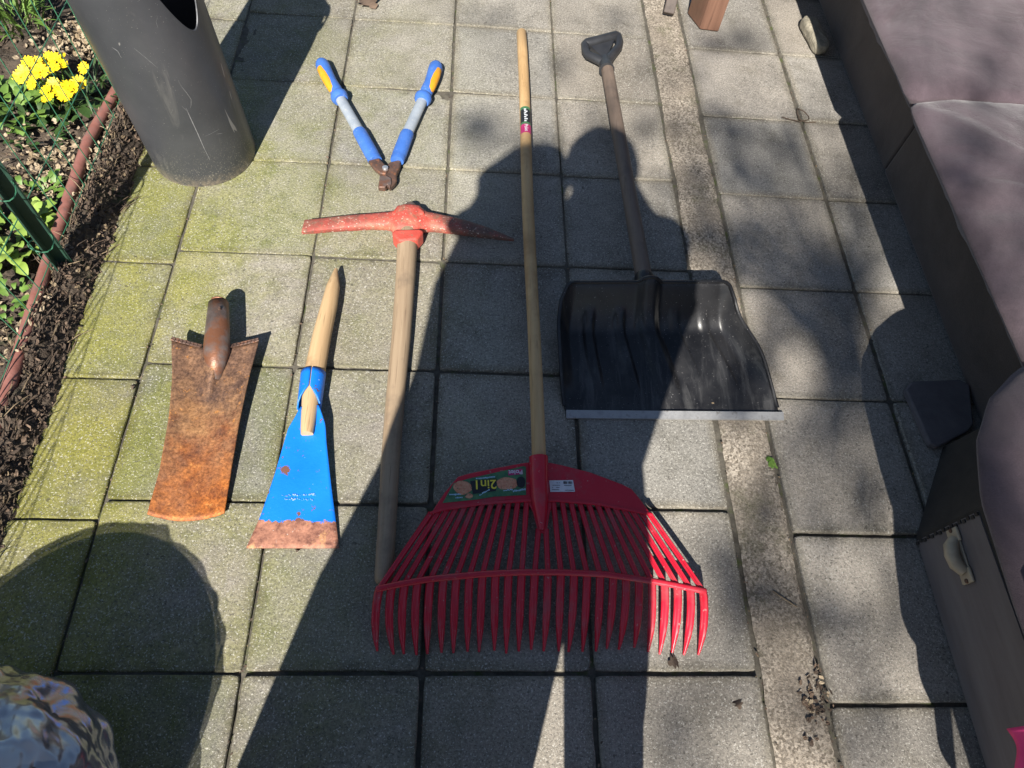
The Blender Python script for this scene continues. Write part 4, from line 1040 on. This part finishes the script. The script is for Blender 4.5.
for (z, x0, x1, dy) in ((.585, -.35, .205, .09), (.68, -.33, .20, .11), (.8, -.305, .20, .13), (1.0, -.30, .24, .14), (1.2, -.325, .275, .13), (1.32, -.31, .262, .12), (1.375, -.28, .23, .10), (1.40, -.055, .20, .09), (1.455, -.055, .155, .085), (1.54, -.06, .105, .08)):
    c, h = (x0 + x1) / 2, (x1 - x0) / 2
    rs.append([Vector((c + h * math.copysign(abs(cos(a)) ** .75, cos(a)), PY + dy * math.copysign(abs(sin(a)) ** .8, sin(a)) + .004 * sin(a * 9), z)) for a in (2 * pi * i / 48 for i in range(48))])
b.rings(rs)
rs = [[Vector((c + h * cos(a), PY + .12 * sin(a), z)) for a in (2 * pi * i / 32 for i in range(32))] for z, c, h in ((.16, -.14, .235), (.3, -.137, .235), (.60, -.115, .235))]
b.rings(rs)
for pts, rad in (([(-.22, PY, 1.30), (-.262, PY + .02, 1.38), (-.232, PY + .02, 1.47), (-.185, PY + .02, 1.53), (-.122, PY + .02, 1.548)], [.085, .075, .085, .088, .082]), ([(.18, PY, 1.36), (.235, PY + .05, 1.17), (.155, PY + .165, 1.2)], [.085, .06, .05])):
    b.tube(pts, rad, 14, round_ends=True)
for z0, z1, x, r in ((.05, .62, .225, .062),): b.tube([(x, PY, z0), (x, PY, .3), (x - .055, PY, z1)], [.058, .064, .075], 14)
b.build('coat', MT['coat'], t)
b = MB()
def hr(s, tt):
    a = s * 2 * pi; e = -.5 + (pi / 2 + .5) * tt
    return Vector((.098 * cos(e) * cos(a), PY - .005 + .112 * cos(e) * sin(a), 1.61 + .098 * sin(e)))
b.grid(hr, 28, 14); b.build('hair', MT['hair'], t)

# ------------------------------------------------------------------ tree behind the camera that throws the dappled shade
TQ = lambda x, y, z: Vector((x * .74 + .35, y * .74, z * .74))
tb = TQ(1.3, -11.4, -.05)
t = thing('garden_tree', 'tree standing behind the camera whose leaves dapple the paving', 'tree', tb)
b = MB(); fork = TQ(1.0, -11.2, 5.2); b.tube([tb, tb + Vector((-.05, 0, .6)), tb + Vector((-.12, .05, 1.8)), fork, TQ(.8, -11.3, 7.0), TQ(.6, -11.4, 8.8), TQ(.65, -11.2, 10.6)], [.26, .20, .175, .15, .11, .07, .02], 14)
trk = b.build('trunk', MT['bark'], t)
SX, SY = LD.x / -LD.z, LD.y / -LD.z
spots = [(480, 120, 1.0), (505, 135, .8), (545, 55, .9), (585, 120, .7), (470, 15, .8), (690, 60, 1), (712, 120, 1.1), (735, 130, 1.1), (760, 138, 1), (785, 152, .8), (735, 42, .9), (757, 32, .8), (695, 165, .8), (800, 190, .9), (775, 215, .8), (715, 255, 1.0), (745, 300, .9), (790, 320, .9), (830, 350, .8),
         (770, 375, .9), (800, 415, 1.0), (835, 425, 1.1), (865, 445, 1.1), (885, 475, 1), (690, 440, .5), (720, 560, .8), (718, 600, .9), (790, 610, 1.0), (815, 640, .9), (845, 655, 1.1), (700, 690, .9), (660, 700, .8), (685, 740, .7), (860, 745, .9), (890, 755, .8), (770, 760, .7), (660, 95, .7), (850, 30, .9), (640, 20, .8)]
ends = []
for (u, v, k) in spots:
    gpt = at(u, v); h = random.uniform(6.0, 7.6); k *= .64; ends.append((Vector((gpt.x - SX * h, gpt.y - SY * h, h)), k, 1))
for i in range(36):                                        # smaller sprays between them
    x = random.uniform(.45, 1.15); y = random.uniform(-1.05, 1.1)
    if x < .62 and y < .15: continue
    h = random.uniform(6.0, 7.6); ends.append((Vector((x - SX * h, y - SY * h, h)), .38, 1))
for (x, y, k) in ((1.35, .95, .7), (1.18, .75, .5), (1.5, .55, .8), (1.28, .42, .6), (1.22, .1, .7), (1.45, .0, .6), (1.15, -.2, .5)):
    h = random.uniform(6.0, 7.4); ends.append((Vector((x - SX * h, y - SY * h, h + .35)), k, 1))
for i in range(80):
    a = random.uniform(-1.0, 1.2); r = random.uniform(.6, 2.6)
    p = TQ(1.9 + abs(random.gauss(0, 1.0)), -11.4 + random.gauss(0, 1.4), random.uniform(6.4, 11.2)); ends.append((p, 1.2, 3))
bl = MB(); br = MB()
limbs = [TQ(.3, -10.6, 8.0), TQ(-.6, -10.2, 8.6), TQ(-1.4, -10.0, 9.0), TQ(-.2, -11.4, 9.3), TQ(-.9, -11.2, 9.9), TQ(1.6, -11, 8.0), TQ(2.4, -11.4, 9.0), TQ(-1.6, -10.8, 9.6)]
roots = [fork, limbs[0], limbs[1], TQ(.8, -11.3, 7.0), limbs[3], fork, limbs[5], limbs[2]]
for a, c in zip(roots, limbs):
    m = (a + c) / 2 + Vector((random.gauss(0, .06), random.gauss(0, .06), random.gauss(.05, .05))); br.tube([a, m, c], [.035, .022, .012], 8)
for (p, k, n) in ends:
    q = min(limbs, key=lambda l: (l - p).length)
    m = (p + q) / 2 + Vector((random.gauss(0, .07), random.gauss(0, .07), -.03)); br.tube([q, m, p], [.009, .006, .003], 6)
    for j in range(int((7 + random.random() * 4) * k * (2 if n == 3 else 1))):
        c = p + Vector((random.gauss(0, .075), random.gauss(0, .05), random.gauss(0, .05))) * (2.2 if n == 3 else 1)
        L = random.uniform(.06, .095)
        bit(bl, c, L, L * .62, random.uniform(0, 6.3), random.gauss(0, .6), random.gauss(0, .6), .12)
br.build('branch', MT['bark'], t)
bl.build('crown', MT['leaf'], t, smooth=False)
